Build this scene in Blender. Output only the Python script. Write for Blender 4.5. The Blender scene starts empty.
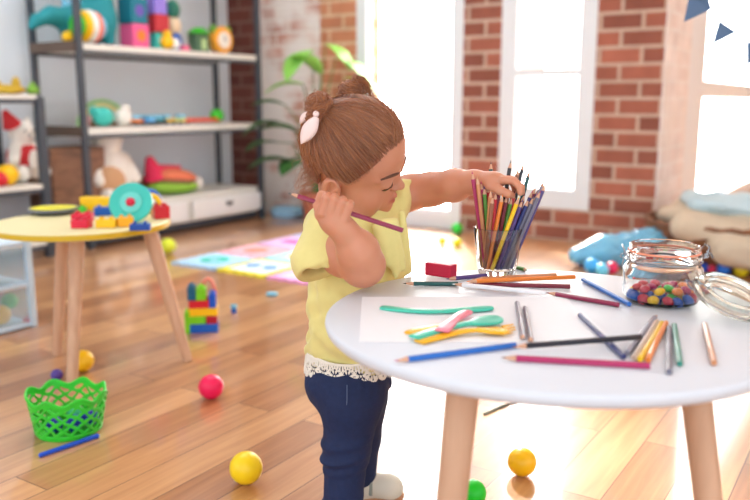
import bpy, bmesh, math, random
import numpy as np
from mathutils import Vector, Matrix
random.seed(7); rng = np.random.default_rng(7)
SC = bpy.context.scene
COL = SC.collection
PI = math.pi

# ------------------------------------------------------------------ camera
H = 0.73; PITCH = math.radians(10.5); F_PX = 800.0
cam_d = bpy.data.cameras.new('camera'); cam = bpy.data.objects.new('camera', cam_d); COL.objects.link(cam)
cam.location = (0, 0, H); cam.rotation_euler = (PI/2 - PITCH, 0, 0)
cam_d.sensor_width = 36; cam_d.lens = 36*F_PX/750; cam_d.clip_start = .02; cam_d.clip_end = 200
cam_d.dof.use_dof = True; cam_d.dof.focus_distance = 1.27; cam_d.dof.aperture_fstop = 2.9
SC.camera = cam

# ------------------------------------------------------------------ sky: an overcast sky, brightest on the window side
w = bpy.data.worlds.new('sky'); SC.world = w; w.use_nodes = True
nt = w.node_tree; N = nt.nodes; L = nt.links; N.clear()
tc = N.new('ShaderNodeTexCoord'); dot = N.new('ShaderNodeVectorMath'); dot.operation = 'DOT_PRODUCT'
dot.inputs[1].default_value = Vector((0.22, 0.92, 0.30)).normalized()
mr = N.new('ShaderNodeMapRange'); mr.interpolation_type = 'SMOOTHSTEP'
SKY_BACK, SKY_FRONT = 2.1, 18.0
mr.inputs['From Min'].default_value = 0.2; mr.inputs['From Max'].default_value = 0.85
mr.inputs['To Min'].default_value = SKY_BACK; mr.inputs['To Max'].default_value = SKY_FRONT
mx = N.new('ShaderNodeMix'); mx.data_type = 'RGBA'
mx.inputs['A'].default_value = (.86, .93, 1, 1); mx.inputs['B'].default_value = (1, .985, .95, 1)
mr2 = N.new('ShaderNodeMapRange'); mr2.inputs['From Min'].default_value = -.2; mr2.inputs['From Max'].default_value = .8
bg = N.new('ShaderNodeBackground'); wo = N.new('ShaderNodeOutputWorld')
L.new(tc.outputs['Generated'], dot.inputs[0]); L.new(dot.outputs['Value'], mr.inputs['Value']); L.new(dot.outputs['Value'], mr2.inputs['Value'])
L.new(mr2.outputs['Result'], mx.inputs['Factor']); L.new(mx.outputs['Result'], bg.inputs['Color'])
L.new(mr.outputs['Result'], bg.inputs['Strength']); L.new(bg.outputs['Background'], wo.inputs['Surface'])

# low warm sun through the windows
sd = bpy.data.lights.new('sun', 'SUN'); sun = bpy.data.objects.new('sun', sd); COL.objects.link(sun)
sd.energy = 13.0; sd.angle = math.radians(4); sd.color = (1, .92, .80)
sun.rotation_euler = Vector((-0.065, 0.90, 0.57)).to_track_quat('Z', 'Y').to_euler()

# soft area light added under the ceiling to brighten the left side
ad_ = bpy.data.lights.new('added_fill_light', 'AREA'); ad_.shape = 'RECTANGLE'; ad_.size = 1.6; ad_.size_y = 1.6; ad_.energy = 30; ad_.color = (.86, .94, 1)
al_ = bpy.data.objects.new('added_fill_light', ad_); COL.objects.link(al_); al_.location = (-.9, 3.0, 2.70)
vs = SC.view_settings; vs.view_transform = 'Standard'; vs.look = 'None'; vs.gamma = 1; vs.exposure = 0.0
vs.use_curve_mapping = False

# ------------------------------------------------------------------ sight lines: where a ray of the lens meets a plane of the room
def ray(px, py):
    x = (px-375)/F_PX; y = -(py-250)/F_PX
    return Vector((x, math.cos(PITCH)+y*math.sin(PITCH), -math.sin(PITCH)+y*math.cos(PITCH)))
EYE = Vector((0, 0, H))
def P(px, py, Y):
    d = ray(px, py); return EYE + d*(Y/d.y)
def G(px, py, h=0.0):
    d = ray(px, py); return EYE + d*((h-H)/d.z)

# ------------------------------------------------------------------ materials
def lin(c):
    return tuple(((v/255)/12.92 if v/255 <= .04045 else ((v/255+.055)/1.055)**2.4) for v in c)
_m = {}
def mat(name, rgb, rough=.5, metal=0, var=.06, scale=14, bump=0, trans=0, ior=1.45, sss=0, coat=0, alpha=1, sheen=0):
    if name in _m: return _m[name]
    m = bpy.data.materials.new(name); m.use_nodes = True; _m[name] = m
    nt = m.node_tree; b = nt.nodes['Principled BSDF']; c = lin(rgb)
    b.inputs['Roughness'].default_value = rough; b.inputs['Metallic'].default_value = metal
    b.inputs['IOR'].default_value = ior; b.inputs['Transmission Weight'].default_value = trans
    b.inputs['Coat Weight'].default_value = coat; b.inputs['Alpha'].default_value = alpha
    if sheen: b.inputs['Sheen Weight'].default_value = sheen
    if sss:
        b.inputs['Subsurface Weight'].default_value = sss; b.inputs['Subsurface Radius'].default_value = (1, .35, .2)
        b.inputs['Subsurface Scale'].default_value = .008
    tc = nt.nodes.new('ShaderNodeTexCoord'); nz = nt.nodes.new('ShaderNodeTexNoise'); nz.inputs['Scale'].default_value = scale
    nz.inputs['Detail'].default_value = 4
    nt.links.new(tc.outputs['Object'], nz.inputs['Vector'])
    mx = nt.nodes.new('ShaderNodeMix'); mx.data_type = 'RGBA'
    mx.inputs['A'].default_value = tuple(max(0, v*(1-var)) for v in c)+(1,)
    mx.inputs['B'].default_value = tuple(min(1, v*(1+var)) for v in c)+(1,)
    nt.links.new(nz.outputs['Fac'], mx.inputs['Factor']); nt.links.new(mx.outputs['Result'], b.inputs['Base Color'])
    if bump:
        bp = nt.nodes.new('ShaderNodeBump'); bp.inputs['Strength'].default_value = bump; bp.inputs['Distance'].default_value = .004
        nt.links.new(nz.outputs['Fac'], bp.inputs['Height']); nt.links.new(bp.outputs['Normal'], b.inputs['Normal'])
    return m

def brick_mat(name, c1, c2, mortar, cw=.21, ch=.083, pale_mix=0.0, pale_rgb=(232, 222, 214)):
    m = bpy.data.materials.new(name); m.use_nodes = True; nt = m.node_tree; N = nt.nodes; L = nt.links
    b = N['Principled BSDF']; b.inputs['Roughness'].default_value = .85
    tc = N.new('ShaderNodeTexCoord'); sx = N.new('ShaderNodeSeparateXYZ'); cx = N.new('ShaderNodeCombineXYZ')
    L.new(tc.outputs['Object'], sx.inputs[0]); L.new(sx.outputs['X'], cx.inputs['X']); L.new(sx.outputs['Z'], cx.inputs['Y'])
    br = N.new('ShaderNodeTexBrick'); L.new(cx.outputs[0], br.inputs['Vector'])
    br.inputs['Color1'].default_value = lin(c1)+(1,); br.inputs['Color2'].default_value = lin(c2)+(1,)
    br.inputs['Mortar'].default_value = lin(mortar)+(1,); br.inputs['Scale'].default_value = 1
    br.inputs['Mortar Size'].default_value = .010; br.inputs['Mortar Smooth'].default_value = .3
    br.inputs['Brick Width'].default_value = cw; br.inputs['Row Height'].default_value = ch
    nz = N.new('ShaderNodeTexNoise'); nz.inputs['Scale'].default_value = 9; nz.inputs['Detail'].default_value = 6
    L.new(tc.outputs['Object'], nz.inputs['Vector'])
    hs = N.new('ShaderNodeHueSaturation'); L.new(br.outputs['Color'], hs.inputs['Color'])
    mr = N.new('ShaderNodeMapRange'); mr.inputs['To Min'].default_value = .7; mr.inputs['To Max'].default_value = 1.3
    L.new(nz.outputs['Fac'], mr.inputs['Value']); L.new(mr.outputs['Result'], hs.inputs['Value'])
    out = hs.outputs['Color']
    if pale_mix:
        n2 = N.new('ShaderNodeTexNoise'); n2.inputs['Scale'].default_value = 4; n2.inputs['Detail'].default_value = 5
        L.new(tc.outputs['Object'], n2.inputs['Vector'])
        r2 = N.new('ShaderNodeMapRange'); r2.inputs['From Min'].default_value = .62-pale_mix*.5; r2.inputs['From Max'].default_value = .8-pale_mix*.5
        L.new(n2.outputs['Fac'], r2.inputs['Value'])
        mx = N.new('ShaderNodeMix'); mx.data_type = 'RGBA'; L.new(r2.outputs['Result'], mx.inputs['Factor'])
        L.new(out, mx.inputs['A']); mx.inputs['B'].default_value = lin(pale_rgb)+(1,); out = mx.outputs['Result']
    L.new(out, b.inputs['Base Color'])
    bp = N.new('ShaderNodeBump'); bp.inputs['Strength'].default_value = .6; bp.inputs['Distance'].default_value = .01; bp.invert = True
    L.new(br.outputs['Fac'], bp.inputs['Height']); L.new(bp.outputs['Normal'], b.inputs['Normal'])
    return m

def floor_mat():
    m = bpy.data.materials.new('oak_plank_floor'); m.use_nodes = True; nt = m.node_tree; N = nt.nodes; L = nt.links
    b = N['Principled BSDF']; tc = N.new('ShaderNodeTexCoord'); mp = N.new('ShaderNodeMapping')
    L.new(tc.outputs['Object'], mp.inputs['Vector']); mp.inputs['Rotation'].default_value = (0, 0, -math.radians(57))
    br = N.new('ShaderNodeTexBrick'); L.new(mp.outputs[0], br.inputs['Vector'])
    br.inputs['Color1'].default_value = (0, 0, 0, 1); br.inputs['Color2'].default_value = (1, 1, 1, 1); br.inputs['Mortar'].default_value = (.5, .5, .5, 1)
    br.inputs['Scale'].default_value = 1; br.inputs['Mortar Size'].default_value = .0012; br.inputs['Brick Width'].default_value = .85
    br.inputs['Row Height'].default_value = .1; br.offset = .37; br.offset_frequency = 2
    st = N.new('ShaderNodeMapping'); L.new(mp.outputs[0], st.inputs['Vector']); st.inputs['Scale'].default_value = (1.6, 26, 1)
    ad = N.new('ShaderNodeVectorMath'); ad.operation = 'ADD'; sc = N.new('ShaderNodeVectorMath'); sc.operation = 'SCALE'; sc.inputs['Scale'].default_value = 9
    L.new(br.outputs['Color'], sc.inputs[0]); L.new(st.outputs[0], ad.inputs[0]); L.new(sc.outputs[0], ad.inputs[1])
    nz = N.new('ShaderNodeTexNoise'); nz.inputs['Scale'].default_value = 2.2; nz.inputs['Detail'].default_value = 7; nz.inputs['Distortion'].default_value = .6
    L.new(ad.outputs[0], nz.inputs['Vector'])
    m1 = N.new('ShaderNodeMath'); m1.operation = 'MULTIPLY_ADD'; m1.inputs[1].default_value = .55
    L.new(br.outputs['Color'], m1.inputs[0])
    m2 = N.new('ShaderNodeMath'); m2.operation = 'MULTIPLY'; m2.inputs[1].default_value = .75; L.new(nz.outputs['Fac'], m2.inputs[0])
    L.new(m2.outputs[0], m1.inputs[2])
    cr = N.new('ShaderNodeValToRGB'); L.new(m1.outputs[0], cr.inputs['Fac'])
    e = cr.color_ramp.elements; e[0].position = .15; e[0].color = lin((134, 82, 46))+(1,); e[1].position = .95; e[1].color = lin((212, 160, 110))+(1,)
    k = cr.color_ramp.elements.new(.55); k.color = lin((176, 120, 76))+(1,)
    mo = N.new('ShaderNodeMix'); mo.data_type = 'RGBA'; L.new(br.outputs['Fac'], mo.inputs['Factor'])
    L.new(cr.outputs['Color'], mo.inputs['A']); mo.inputs['B'].default_value = lin((96, 58, 34))+(1,)
    L.new(mo.outputs['Result'], b.inputs['Base Color'])
    rr = N.new('ShaderNodeMapRange'); rr.inputs['To Min'].default_value = .26; rr.inputs['To Max'].default_value = .38
    L.new(nz.outputs['Fac'], rr.inputs['Value']); L.new(rr.outputs['Result'], b.inputs['Roughness'])
    b.inputs['Coat Weight'].default_value = .8; b.inputs['Coat Roughness'].default_value = .07
    bp = N.new('ShaderNodeBump'); bp.inputs['Strength'].default_value = .12; bp.inputs['Distance'].default_value = .002; bp.invert = True
    L.new(br.outputs['Fac'], bp.inputs['Height']); L.new(bp.outputs['Normal'], b.inputs['Normal'])
    return m

def wood_mat(name, c1, c2, sx=3, sz=30):
    m = bpy.data.materials.new(name); m.use_nodes = True; nt = m.node_tree; N = nt.nodes; L = nt.links
    b = N['Principled BSDF']; b.inputs['Roughness'].default_value = .5
    tc = N.new('ShaderNodeTexCoord'); mp = N.new('ShaderNodeMapping'); L.new(tc.outputs['Object'], mp.inputs['Vector'])
    mp.inputs['Scale'].default_value = (sz, sz, sx)
    nz = N.new('ShaderNodeTexNoise'); nz.inputs['Scale'].default_value = 1.5; nz.inputs['Detail'].default_value = 5; L.new(mp.outputs[0], nz.inputs['Vector'])
    cr = N.new('ShaderNodeValToRGB'); cr.color_ramp.elements[0].position = .3; cr.color_ramp.elements[1].position = .7
    cr.color_ramp.elements[0].color = lin(c1)+(1,); cr.color_ramp.elements[1].color = lin(c2)+(1,)
    L.new(nz.outputs['Fac'], cr.inputs['Fac']); L.new(cr.outputs['Color'], b.inputs['Base Color']); _m[name] = m
    return m

def glass_pane():
    m = bpy.data.materials.new('window_glass'); m.use_nodes = True; nt = m.node_tree; N = nt.nodes; L = nt.links; N.clear()
    o = N.new('ShaderNodeOutputMaterial'); mx = N.new('ShaderNodeMixShader'); t = N.new('ShaderNodeBsdfTransparent'); g = N.new('ShaderNodeBsdfGlossy')
    g.inputs['Roughness'].default_value = .02; t.inputs['Color'].default_value = (.97, .98, .98, 1)
    lw = N.new('ShaderNodeLayerWeight'); lw.inputs['Blend'].default_value = .5; pw = N.new('ShaderNodeMath'); pw.operation = 'POWER'; pw.inputs[1].default_value = 5
    ma = N.new('ShaderNodeMath'); ma.operation = 'MULTIPLY_ADD'; ma.inputs[1].default_value = .45; ma.inputs[2].default_value = .03
    L.new(lw.outputs['Facing'], pw.inputs[0]); L.new(pw.outputs[0], ma.inputs[0]); L.new(ma.outputs[0], mx.inputs[0]); L.new(t.outputs[0], mx.inputs[1]); L.new(g.outputs[0], mx.inputs[2]); L.new(mx.outputs[0], o.inputs['Surface'])
    return m

def skin_mat():
    m = bpy.data.materials.new('skin'); m.use_nodes = True; nt = m.node_tree; N = nt.nodes; L = nt.links
    b = N['Principled BSDF']; b.inputs['Roughness'].default_value = .48
    b.inputs['Subsurface Weight'].default_value = .35; b.inputs['Subsurface Radius'].default_value = (1, .35, .2); b.inputs['Subsurface Scale'].default_value = .006
    at = N.new('ShaderNodeAttribute'); at.attribute_name = 'lip'
    tc = N.new('ShaderNodeTexCoord'); nz = N.new('ShaderNodeTexNoise'); nz.inputs['Scale'].default_value = 25; L.new(tc.outputs['Object'], nz.inputs['Vector'])
    a = N.new('ShaderNodeMix'); a.data_type = 'RGBA'; a.inputs['A'].default_value = lin((198, 130, 98))+(1,); a.inputs['B'].default_value = lin((210, 144, 112))+(1,)
    L.new(nz.outputs['Fac'], a.inputs['Factor'])
    c = N.new('ShaderNodeMix'); c.data_type = 'RGBA'; L.new(a.outputs['Result'], c.inputs['A']); c.inputs['B'].default_value = lin((178, 84, 76))+(1,)
    L.new(at.outputs['Fac'], c.inputs['Factor']); L.new(c.outputs['Result'], b.inputs['Base Color'])
    return m

# ------------------------------------------------------------------ mesh helpers
def new_obj(name, bm, m, parent=None, smooth=True, ang=40, bevel=0, loc=None):
    me = bpy.data.meshes.new(name)
    bmesh.ops.recalc_face_normals(bm, faces=bm.faces)
    if smooth:
        ca = math.radians(ang)
        for f in bm.faces: f.smooth = True
        for e in bm.edges:
            if len(e.link_faces) == 2 and e.calc_face_angle(0) > ca: e.smooth = False
    bm.to_mesh(me); bm.free()
    o = bpy.data.objects.new(name, me); COL.objects.link(o)
    for mm in (m if isinstance(m, (list, tuple)) else [m]): me.materials.append(mm)
    if bevel:
        b = o.modifiers.new('bevel', 'BEVEL'); b.width = bevel; b.segments = 2; b.limit_method = 'ANGLE'
    if parent: o.parent = parent
    if loc is not None: o.location = loc
    return o
def empty(name, loc=(0, 0, 0), rz=0, label=None, cat=None, group=None, rot=None):
    o = bpy.data.objects.new(name, None); COL.objects.link(o); o.location = loc; o.empty_display_size = .03
    o.rotation_euler = rot if rot else (0, 0, rz)
    if label: tag(o, label, cat, group)
    return o
def tag(o, label, cat, group=None):
    o['label'] = label; o['category'] = cat
    if group: o['group'] = group
    return o
def struct(o): o['kind'] = 'structure'; return o
def rotz(a): return Matrix.Rotation(a, 3, 'Z')
def box(bm, c, s, R=None):
    r = bmesh.ops.create_cube(bm, size=1)['verts']
    for v in r:
        q = Vector((v.co.x*s[0], v.co.y*s[1], v.co.z*s[2]))
        if R: q = R @ q
        v.co = q + Vector(c)
    return bm
def frame_of(d):
    d = Vector(d).normalized(); a = Vector((0, 0, 1)) if abs(d.z) < .9 else Vector((1, 0, 0))
    x = a.cross(d).normalized(); y = d.cross(x); return x, y, d
def cone(bm, a, b, ra, rb, n=16, ph=0, cap=True):
    a = Vector(a); b = Vector(b); x, y, d = frame_of(b-a)
    A = [bm.verts.new(a+(x*math.cos(ph+2*PI*i/n)+y*math.sin(ph+2*PI*i/n))*ra) for i in range(n)]
    if rb < 1e-6:
        t = bm.verts.new(b)
        for i in range(n): bm.faces.new((A[i], A[(i+1) % n], t))
    else:
        B = [bm.verts.new(b+(x*math.cos(ph+2*PI*i/n)+y*math.sin(ph+2*PI*i/n))*rb) for i in range(n)]
        for i in range(n): bm.faces.new((A[i], A[(i+1) % n], B[(i+1) % n], B[i]))
        if cap: bm.faces.new(B)
    if cap: bm.faces.new(A[::-1])
    return bm
def tube(bm, pts, r, n=10, closed=False):
    pts = [Vector(p) for p in pts]; rings = []; px = None
    for i, p in enumerate(pts):
        if closed: d = pts[(i+1) % len(pts)]-pts[i-1]
        else: d = pts[min(i+1, len(pts)-1)]-pts[max(i-1, 0)]
        d.normalize()
        if px is None: px = frame_of(d)[0]
        x = (px - d*px.dot(d)).normalized(); y = d.cross(x); px = x
        rr = r[i] if isinstance(r, (list, tuple)) else r
        rings.append([bm.verts.new(p+(x*math.cos(2*PI*k/n)+y*math.sin(2*PI*k/n))*rr) for k in range(n)])
    m = len(rings)
    for i in range(m if closed else m-1):
        A, B = rings[i], rings[(i+1) % m]
        for k in range(n): bm.faces.new((A[k], A[(k+1) % n], B[(k+1) % n], B[k]))
    if not closed: bm.faces.new(rings[0][::-1]); bm.faces.new(rings[-1])
    return bm
def ball(bm, c, r, M=None, u=24, v=14):
    rr = r if isinstance(r, (tuple, list)) else (r, r, r)
    vs_ = bmesh.ops.create_uvsphere(bm, u_segments=u, v_segments=v, radius=1)['verts']
    for q in vs_:
        p = Vector((q.co.x*rr[0], q.co.y*rr[1], q.co.z*rr[2]))
        if M: p = M @ p
        q.co = p+Vector(c)
    return bm
def lathe(bm, prof, n=48, c=(0, 0, 0), M=None):
    rings = []
    for (r, z) in prof:
        if r < 1e-6: rings.append([bm.verts.new(Vector((0, 0, z)))])
        else: rings.append([bm.verts.new(Vector((r*math.cos(2*PI*k/n), r*math.sin(2*PI*k/n), z))) for k in range(n)])
    for A, B in zip(rings, rings[1:]):
        for k in range(n):
            k2 = (k+1) % n
            if len(A) == 1 and len(B) == 1: continue
            if len(A) == 1: bm.faces.new((A[0], B[k2], B[k]))
            elif len(B) == 1: bm.faces.new((A[k], A[k2], B[0]))
            else: bm.faces.new((A[k], A[k2], B[k2], B[k]))
    for R in rings:
        for v in R: v.co = (M @ v.co if M else v.co)+Vector(c)
    return bm
def prism(bm, out, t, T=None):
    """closed outline (x,y) extruded by t in z, then transformed by T"""
    A = [bm.verts.new((x, y, 0)) for x, y in out]; B = [bm.verts.new((x, y, t)) for x, y in out]
    bm.faces.new(A[::-1]); bm.faces.new(B); n = len(A)
    for i in range(n): bm.faces.new((A[i], A[(i+1) % n], B[(i+1) % n], B[i]))
    if T:
        for v in A+B: v.co = T @ v.co
    return bm
def poly(bm, pts): bm.faces.new([bm.verts.new(p) for p in pts]); return bm
def shell(name, fn, nu, nv, keep, m, parent=None, thick=.001, closed=True):
    bm = bmesh.new(); V = {}
    def vert(i, j):
        k = (i % nu if closed else i, j)
        if k not in V: V[k] = bm.verts.new(fn(k[0]/nu, j/nv))
        return V[k]
    for i in range(nu):
        for j in range(nv):
            if keep((i+.5)/nu, (j+.5)/nv): bm.faces.new((vert(i, j), vert(i+1, j), vert(i+1, j+1), vert(i, j+1)))
    o = new_obj(name, bm, m, parent, ang=180)
    s = o.modifiers.new('thickness', 'SOLIDIFY'); s.thickness = thick; s.offset = 0
    return o

# ------------------------------------------------------------------ signed distance modelling for soft shapes
class Field:
    def __init__(s, lo, hi, res):
        s.lo = np.array(lo, float); s.res = res; s.n = np.ceil((np.array(hi)-s.lo)/res).astype(int)+1
        s.f = np.full(s.n, .03, np.float32)
    def reg(s, lo, hi):
        a = np.clip(np.floor((np.array(lo)-s.lo)/s.res).astype(int), 0, s.n-1); b = np.clip(np.ceil((np.array(hi)-s.lo)/s.res).astype(int)+1, 1, s.n)
        sl = tuple(slice(i, j) for i, j in zip(a, b))
        g = [(s.lo[k]+s.res*np.arange(a[k], b[k])).astype(np.float32) for k in range(3)]
        return sl, g[0][:, None, None], g[1][None, :, None], g[2][None, None, :]
    def comb(s, sl, d, k, sub):
        a = s.f[sl]
        if a.size == 0: return
        if sub: h = np.maximum(k-np.abs(a+d), 0)/k; s.f[sl] = np.maximum(a, -d)+h*h*k*.25
        else: h = np.maximum(k-np.abs(a-d), 0)/k; s.f[sl] = np.minimum(a, d)-h*h*k*.25
    def cap(s, a, b, ra, rb=None, k=.01, sub=False):
        rb = ra if rb is None else rb; a = np.array(a, float); b = np.array(b, float); R = max(ra, rb)+k+.012
        sl, X, Y, Z = s.reg(np.minimum(a, b)-R, np.maximum(a, b)+R); ba = b-a
        t = np.clip(((X-a[0])*ba[0]+(Y-a[1])*ba[1]+(Z-a[2])*ba[2])/max(ba@ba, 1e-9), 0, 1)
        d = np.sqrt((X-a[0]-t*ba[0])**2+(Y-a[1]-t*ba[1])**2+(Z-a[2]-t*ba[2])**2)-(ra+(rb-ra)*t)
        s.comb(sl, d, k, sub)
    def ell(s, c, r, A=None, k=.01, sub=False, wob=None):
        c = np.array(c, float); A = np.eye(3) if A is None else np.array(A, float); r = np.array(r, float); R = r.max()+k+.012
        sl, X, Y, Z = s.reg(c-R, c+R); dx, dy, dz = X-c[0], Y-c[1], Z-c[2]
        q = [dx*A[i][0]+dy*A[i][1]+dz*A[i][2] for i in range(3)]
        k0 = np.sqrt(sum((q[i]/r[i])**2 for i in range(3))); k1 = np.sqrt(sum((q[i]/r[i]**2)**2 for i in range(3)))+1e-6
        d = k0*(k0-1)/k1
        if wob is not None: d = d+wob(X, Y, Z)
        s.comb(sl, d, k, sub)
    def chain(s, pts, rs, k=.01):
        for i in range(len(pts)-1): s.cap(pts[i], pts[i+1], rs[i], rs[i+1], k)
    def mesh(s):
        f = s.f; f[[0, -1]] = .03; f[:, [0, -1]] = .03; f[:, :, [0, -1]] = .03
        ins = f < 0; nx, ny, nz = f.shape
        cnt = np.zeros((nx-1, ny-1, nz-1), np.int8)
        for i in (0, 1):
            for j in (0, 1):
                for k in (0, 1): cnt += ins[i:nx-1+i, j:ny-1+j, k:nz-1+k]
        act = np.argwhere((cnt > 0) & (cnt < 8)); idx = np.full(cnt.shape, -1, np.int32)
        idx[tuple(act.T)] = np.arange(len(act))
        acc = np.zeros((len(act), 3)); num = np.zeros(len(act))
        cor = [(i, j, k) for i in (0, 1) for j in (0, 1) for k in (0, 1)]
        val = {c: f[act[:, 0]+c[0], act[:, 1]+c[1], act[:, 2]+c[2]] for c in cor}
        for a in cor:
            for ax in range(3):
                if a[ax]: continue
                b = list(a); b[ax] = 1; va, vb = val[a], val[tuple(b)]; m_ = (va < 0) != (vb < 0)
                t = np.where(m_, va/np.where(m_, va-vb, 1), 0); p = np.tile(np.array(a, float), (len(act), 1)); p[:, ax] += t
                acc[m_] += p[m_]; num[m_] += 1
        V = s.lo+s.res*(act+acc/num[:, None]); Fs = []
        for ax in range(3):
            u, v = (ax+1) % 3, (ax+2) % 3
            A = [slice(None)]*3; B = [slice(None)]*3; A[ax] = slice(0, -1); B[ax] = slice(1, None)
            e = ins[tuple(A)] != ins[tuple(B)]; E = np.argwhere(e); E = E[(E[:, u] > 0) & (E[:, v] > 0) & (E[:, u] < f.shape[u]-1) & (E[:, v] < f.shape[v]-1)]
            fl = ins[tuple(E.T)]; q = []
            for du, dv in ((1, 1), (0, 1), (0, 0), (1, 0)):
                c = E.copy(); c[:, u] -= du; c[:, v] -= dv; q.append(idx[tuple(c.T)])
            q = np.stack(q, 1); q[~fl] = q[~fl][:, ::-1]; Fs.append(q)
        return V, np.concatenate(Fs)
    def obj(s, name, m, parent=None, smooth=2, attr=None):
        V, Q = s.mesh(); me = bpy.data.meshes.new(name); me.vertices.add(len(V)); me.vertices.foreach_set('co', V.ravel())
        me.loops.add(len(Q)*4); me.loops.foreach_set('vertex_index', Q.ravel().astype(np.int32)); me.polygons.add(len(Q))
        me.polygons.foreach_set('loop_start', np.arange(len(Q), dtype=np.int32)*4); me.polygons.foreach_set('loop_total', np.full(len(Q), 4, np.int32))
        me.polygons.foreach_set('use_smooth', np.ones(len(Q), bool)); me.update(calc_edges=True); me.validate(); me.materials.append(m)
        if attr:
            a = me.attributes.new(attr[0], 'FLOAT', 'POINT'); a.data.foreach_set('value', attr[1](V).astype(np.float32))
        o = bpy.data.objects.new(name, me); COL.objects.link(o)
        if parent: o.parent = parent
        if smooth: q = o.modifiers.new('smooth', 'SMOOTH'); q.factor = .5; q.iterations = smooth
        return o

# ------------------------------------------------------------------ common materials
WHITE = mat('white_paint', (236, 238, 240), .45, var=.02)
WALLP = mat('pale_grey_plaster', (230, 237, 243), .8, var=.03, scale=3)
DARKM = mat('dark_grey_metal', (66, 72, 80), .45, var=.05)
SHELFW = mat('whitewashed_shelf_board', (228, 224, 214), .5, var=.05)
DWOOD = mat('brown_shelf_side', (98, 80, 68), .6, var=.15)
BEECH = wood_mat('beech_wood', (196, 150, 118), (214, 170, 138))
def plastic(name, rgb, rough=.3, **k): return mat(name, rgb, rough, var=.02, **k)
RED = plastic('red_plastic', (214, 26, 42)); BLUE = plastic('blue_plastic', (14, 92, 190)); YEL = plastic('yellow_plastic', (250, 196, 12))
GRN = plastic('green_plastic', (60, 190, 40)); TEAL = plastic('turquoise_plastic', (64, 196, 182)); ORG = plastic('orange_plastic', (240, 130, 40))
PINK = plastic('pink_plastic', (236, 110, 150)); DTEAL = mat('teal_fabric', (38, 140, 148), .8); LBLUE = plastic('light_blue_plastic', (120, 196, 226))
PURP = plastic('purple_plastic', (104, 84, 180)); WHT = plastic('white_plastic', (240, 240, 238)); BRWN = mat('brown_fabric', (140, 100, 76), .9, var=.15)
GREY = plastic('grey_plastic', (108, 112, 124)); CREAM = mat('cream_plush', (238, 232, 222), .9, var=.06, bump=.4)
GLASS = mat('clear_glass', (250, 252, 252), .0, var=0, trans=1, ior=1.45)
PANE = glass_pane()

# ------------------------------------------------------------------ room shell
FLR = floor_mat()
W = Vector((.839, -.545, 0)).normalized(); S = Vector((-W.y, W.x, 0))   # along the window wall to the right / away from us
A0 = G(590, 243)
def onplane(px, py, O, n):
    d = ray(px, py); t = (O-EYE).dot(n)/d.dot(n); return EYE+d*t
def wt(px, py):
    q = onplane(px, py, A0, S); return (q-A0).dot(W), q.z
wall_rot = math.atan2(W.y, W.x)
C_L = wt(232, 160)[0]; C_R = wt(657, 170)[0]
TH = .26; HC = 2.75
def plan(e):
    a = A0+W*(C_L-e)+S*e; b = A0+W*(C_R-e)+S*e; c = A0+W*(C_R-e)+S*(7.0+e); d = c+W*4.2; g = A0+W*(C_L-e)-S*5.6
    return [(v.x, v.y) for v in (a, g, Vector((g.x+.2, -1.5, 0)), Vector((d.x, -1.5, 0)), d, c, b)]
bm = bmesh.new(); prism(bm, plan(.2), .1, Matrix.Translation((0, 0, -.1))); struct(new_obj('floor', bm, FLR, smooth=False))
def wall_piece(name, rects, m, O=A0, rz=wall_rot, th=TH, side=1):
    bm = bmesh.new()
    for (x0, x1, z0, z1) in rects: box(bm, ((x0+x1)/2, side*th/2, (z0+z1)/2), (x1-x0, th, z1-z0))
    o = new_obj(name, bm, m, smooth=False, loc=(O.x, O.y, 0)); o.rotation_euler = (0, 0, rz); return struct(o)
BR_A = brick_mat('red_brick', (172, 102, 80), (132, 76, 60), (196, 170, 150))
BR_B = brick_mat('warm_brick', (204, 136, 98), (184, 118, 84), (216, 184, 150))
BR_C = brick_mat('patchy_pale_brick', (186, 116, 92), (206, 150, 130), (226, 214, 204), pale_mix=.55)  # lighter brick with irregular pale patches mixed over it
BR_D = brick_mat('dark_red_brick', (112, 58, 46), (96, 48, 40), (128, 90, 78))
d0, d1 = wt(357, 120)[0], wt(462, 120)[0]
m0, m1 = wt(500, 100)[0], wt(594, 100)[0]
mb = max(.12, wt(588, 211)[1])
WT = 2.45
t_dark, t_pale = wt(259, 120)[0], wt(321, 100)[0]
wall_piece('wall_back', [(d1, m0, 0, HC), (m0, m1, 0, mb), (m0, m1, WT, HC), (m1, C_R, 0, HC), (d0, d1, WT, HC)], BR_A)
wall_piece('wall_back_pale', [(t_dark, t_pale, 0, HC)], BR_C)
wall_piece('wall_back_warm', [(t_pale, d0, 0, HC)], BR_B)
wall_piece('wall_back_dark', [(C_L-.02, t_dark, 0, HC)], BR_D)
# left wall, running towards us from the corner
CL = A0+W*C_L
wall_piece('wall_left', [(-5.6, 0, 0, HC)], WALLP, O=CL, rz=math.atan2(S.y, S.x), side=1, th=.2)
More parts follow.
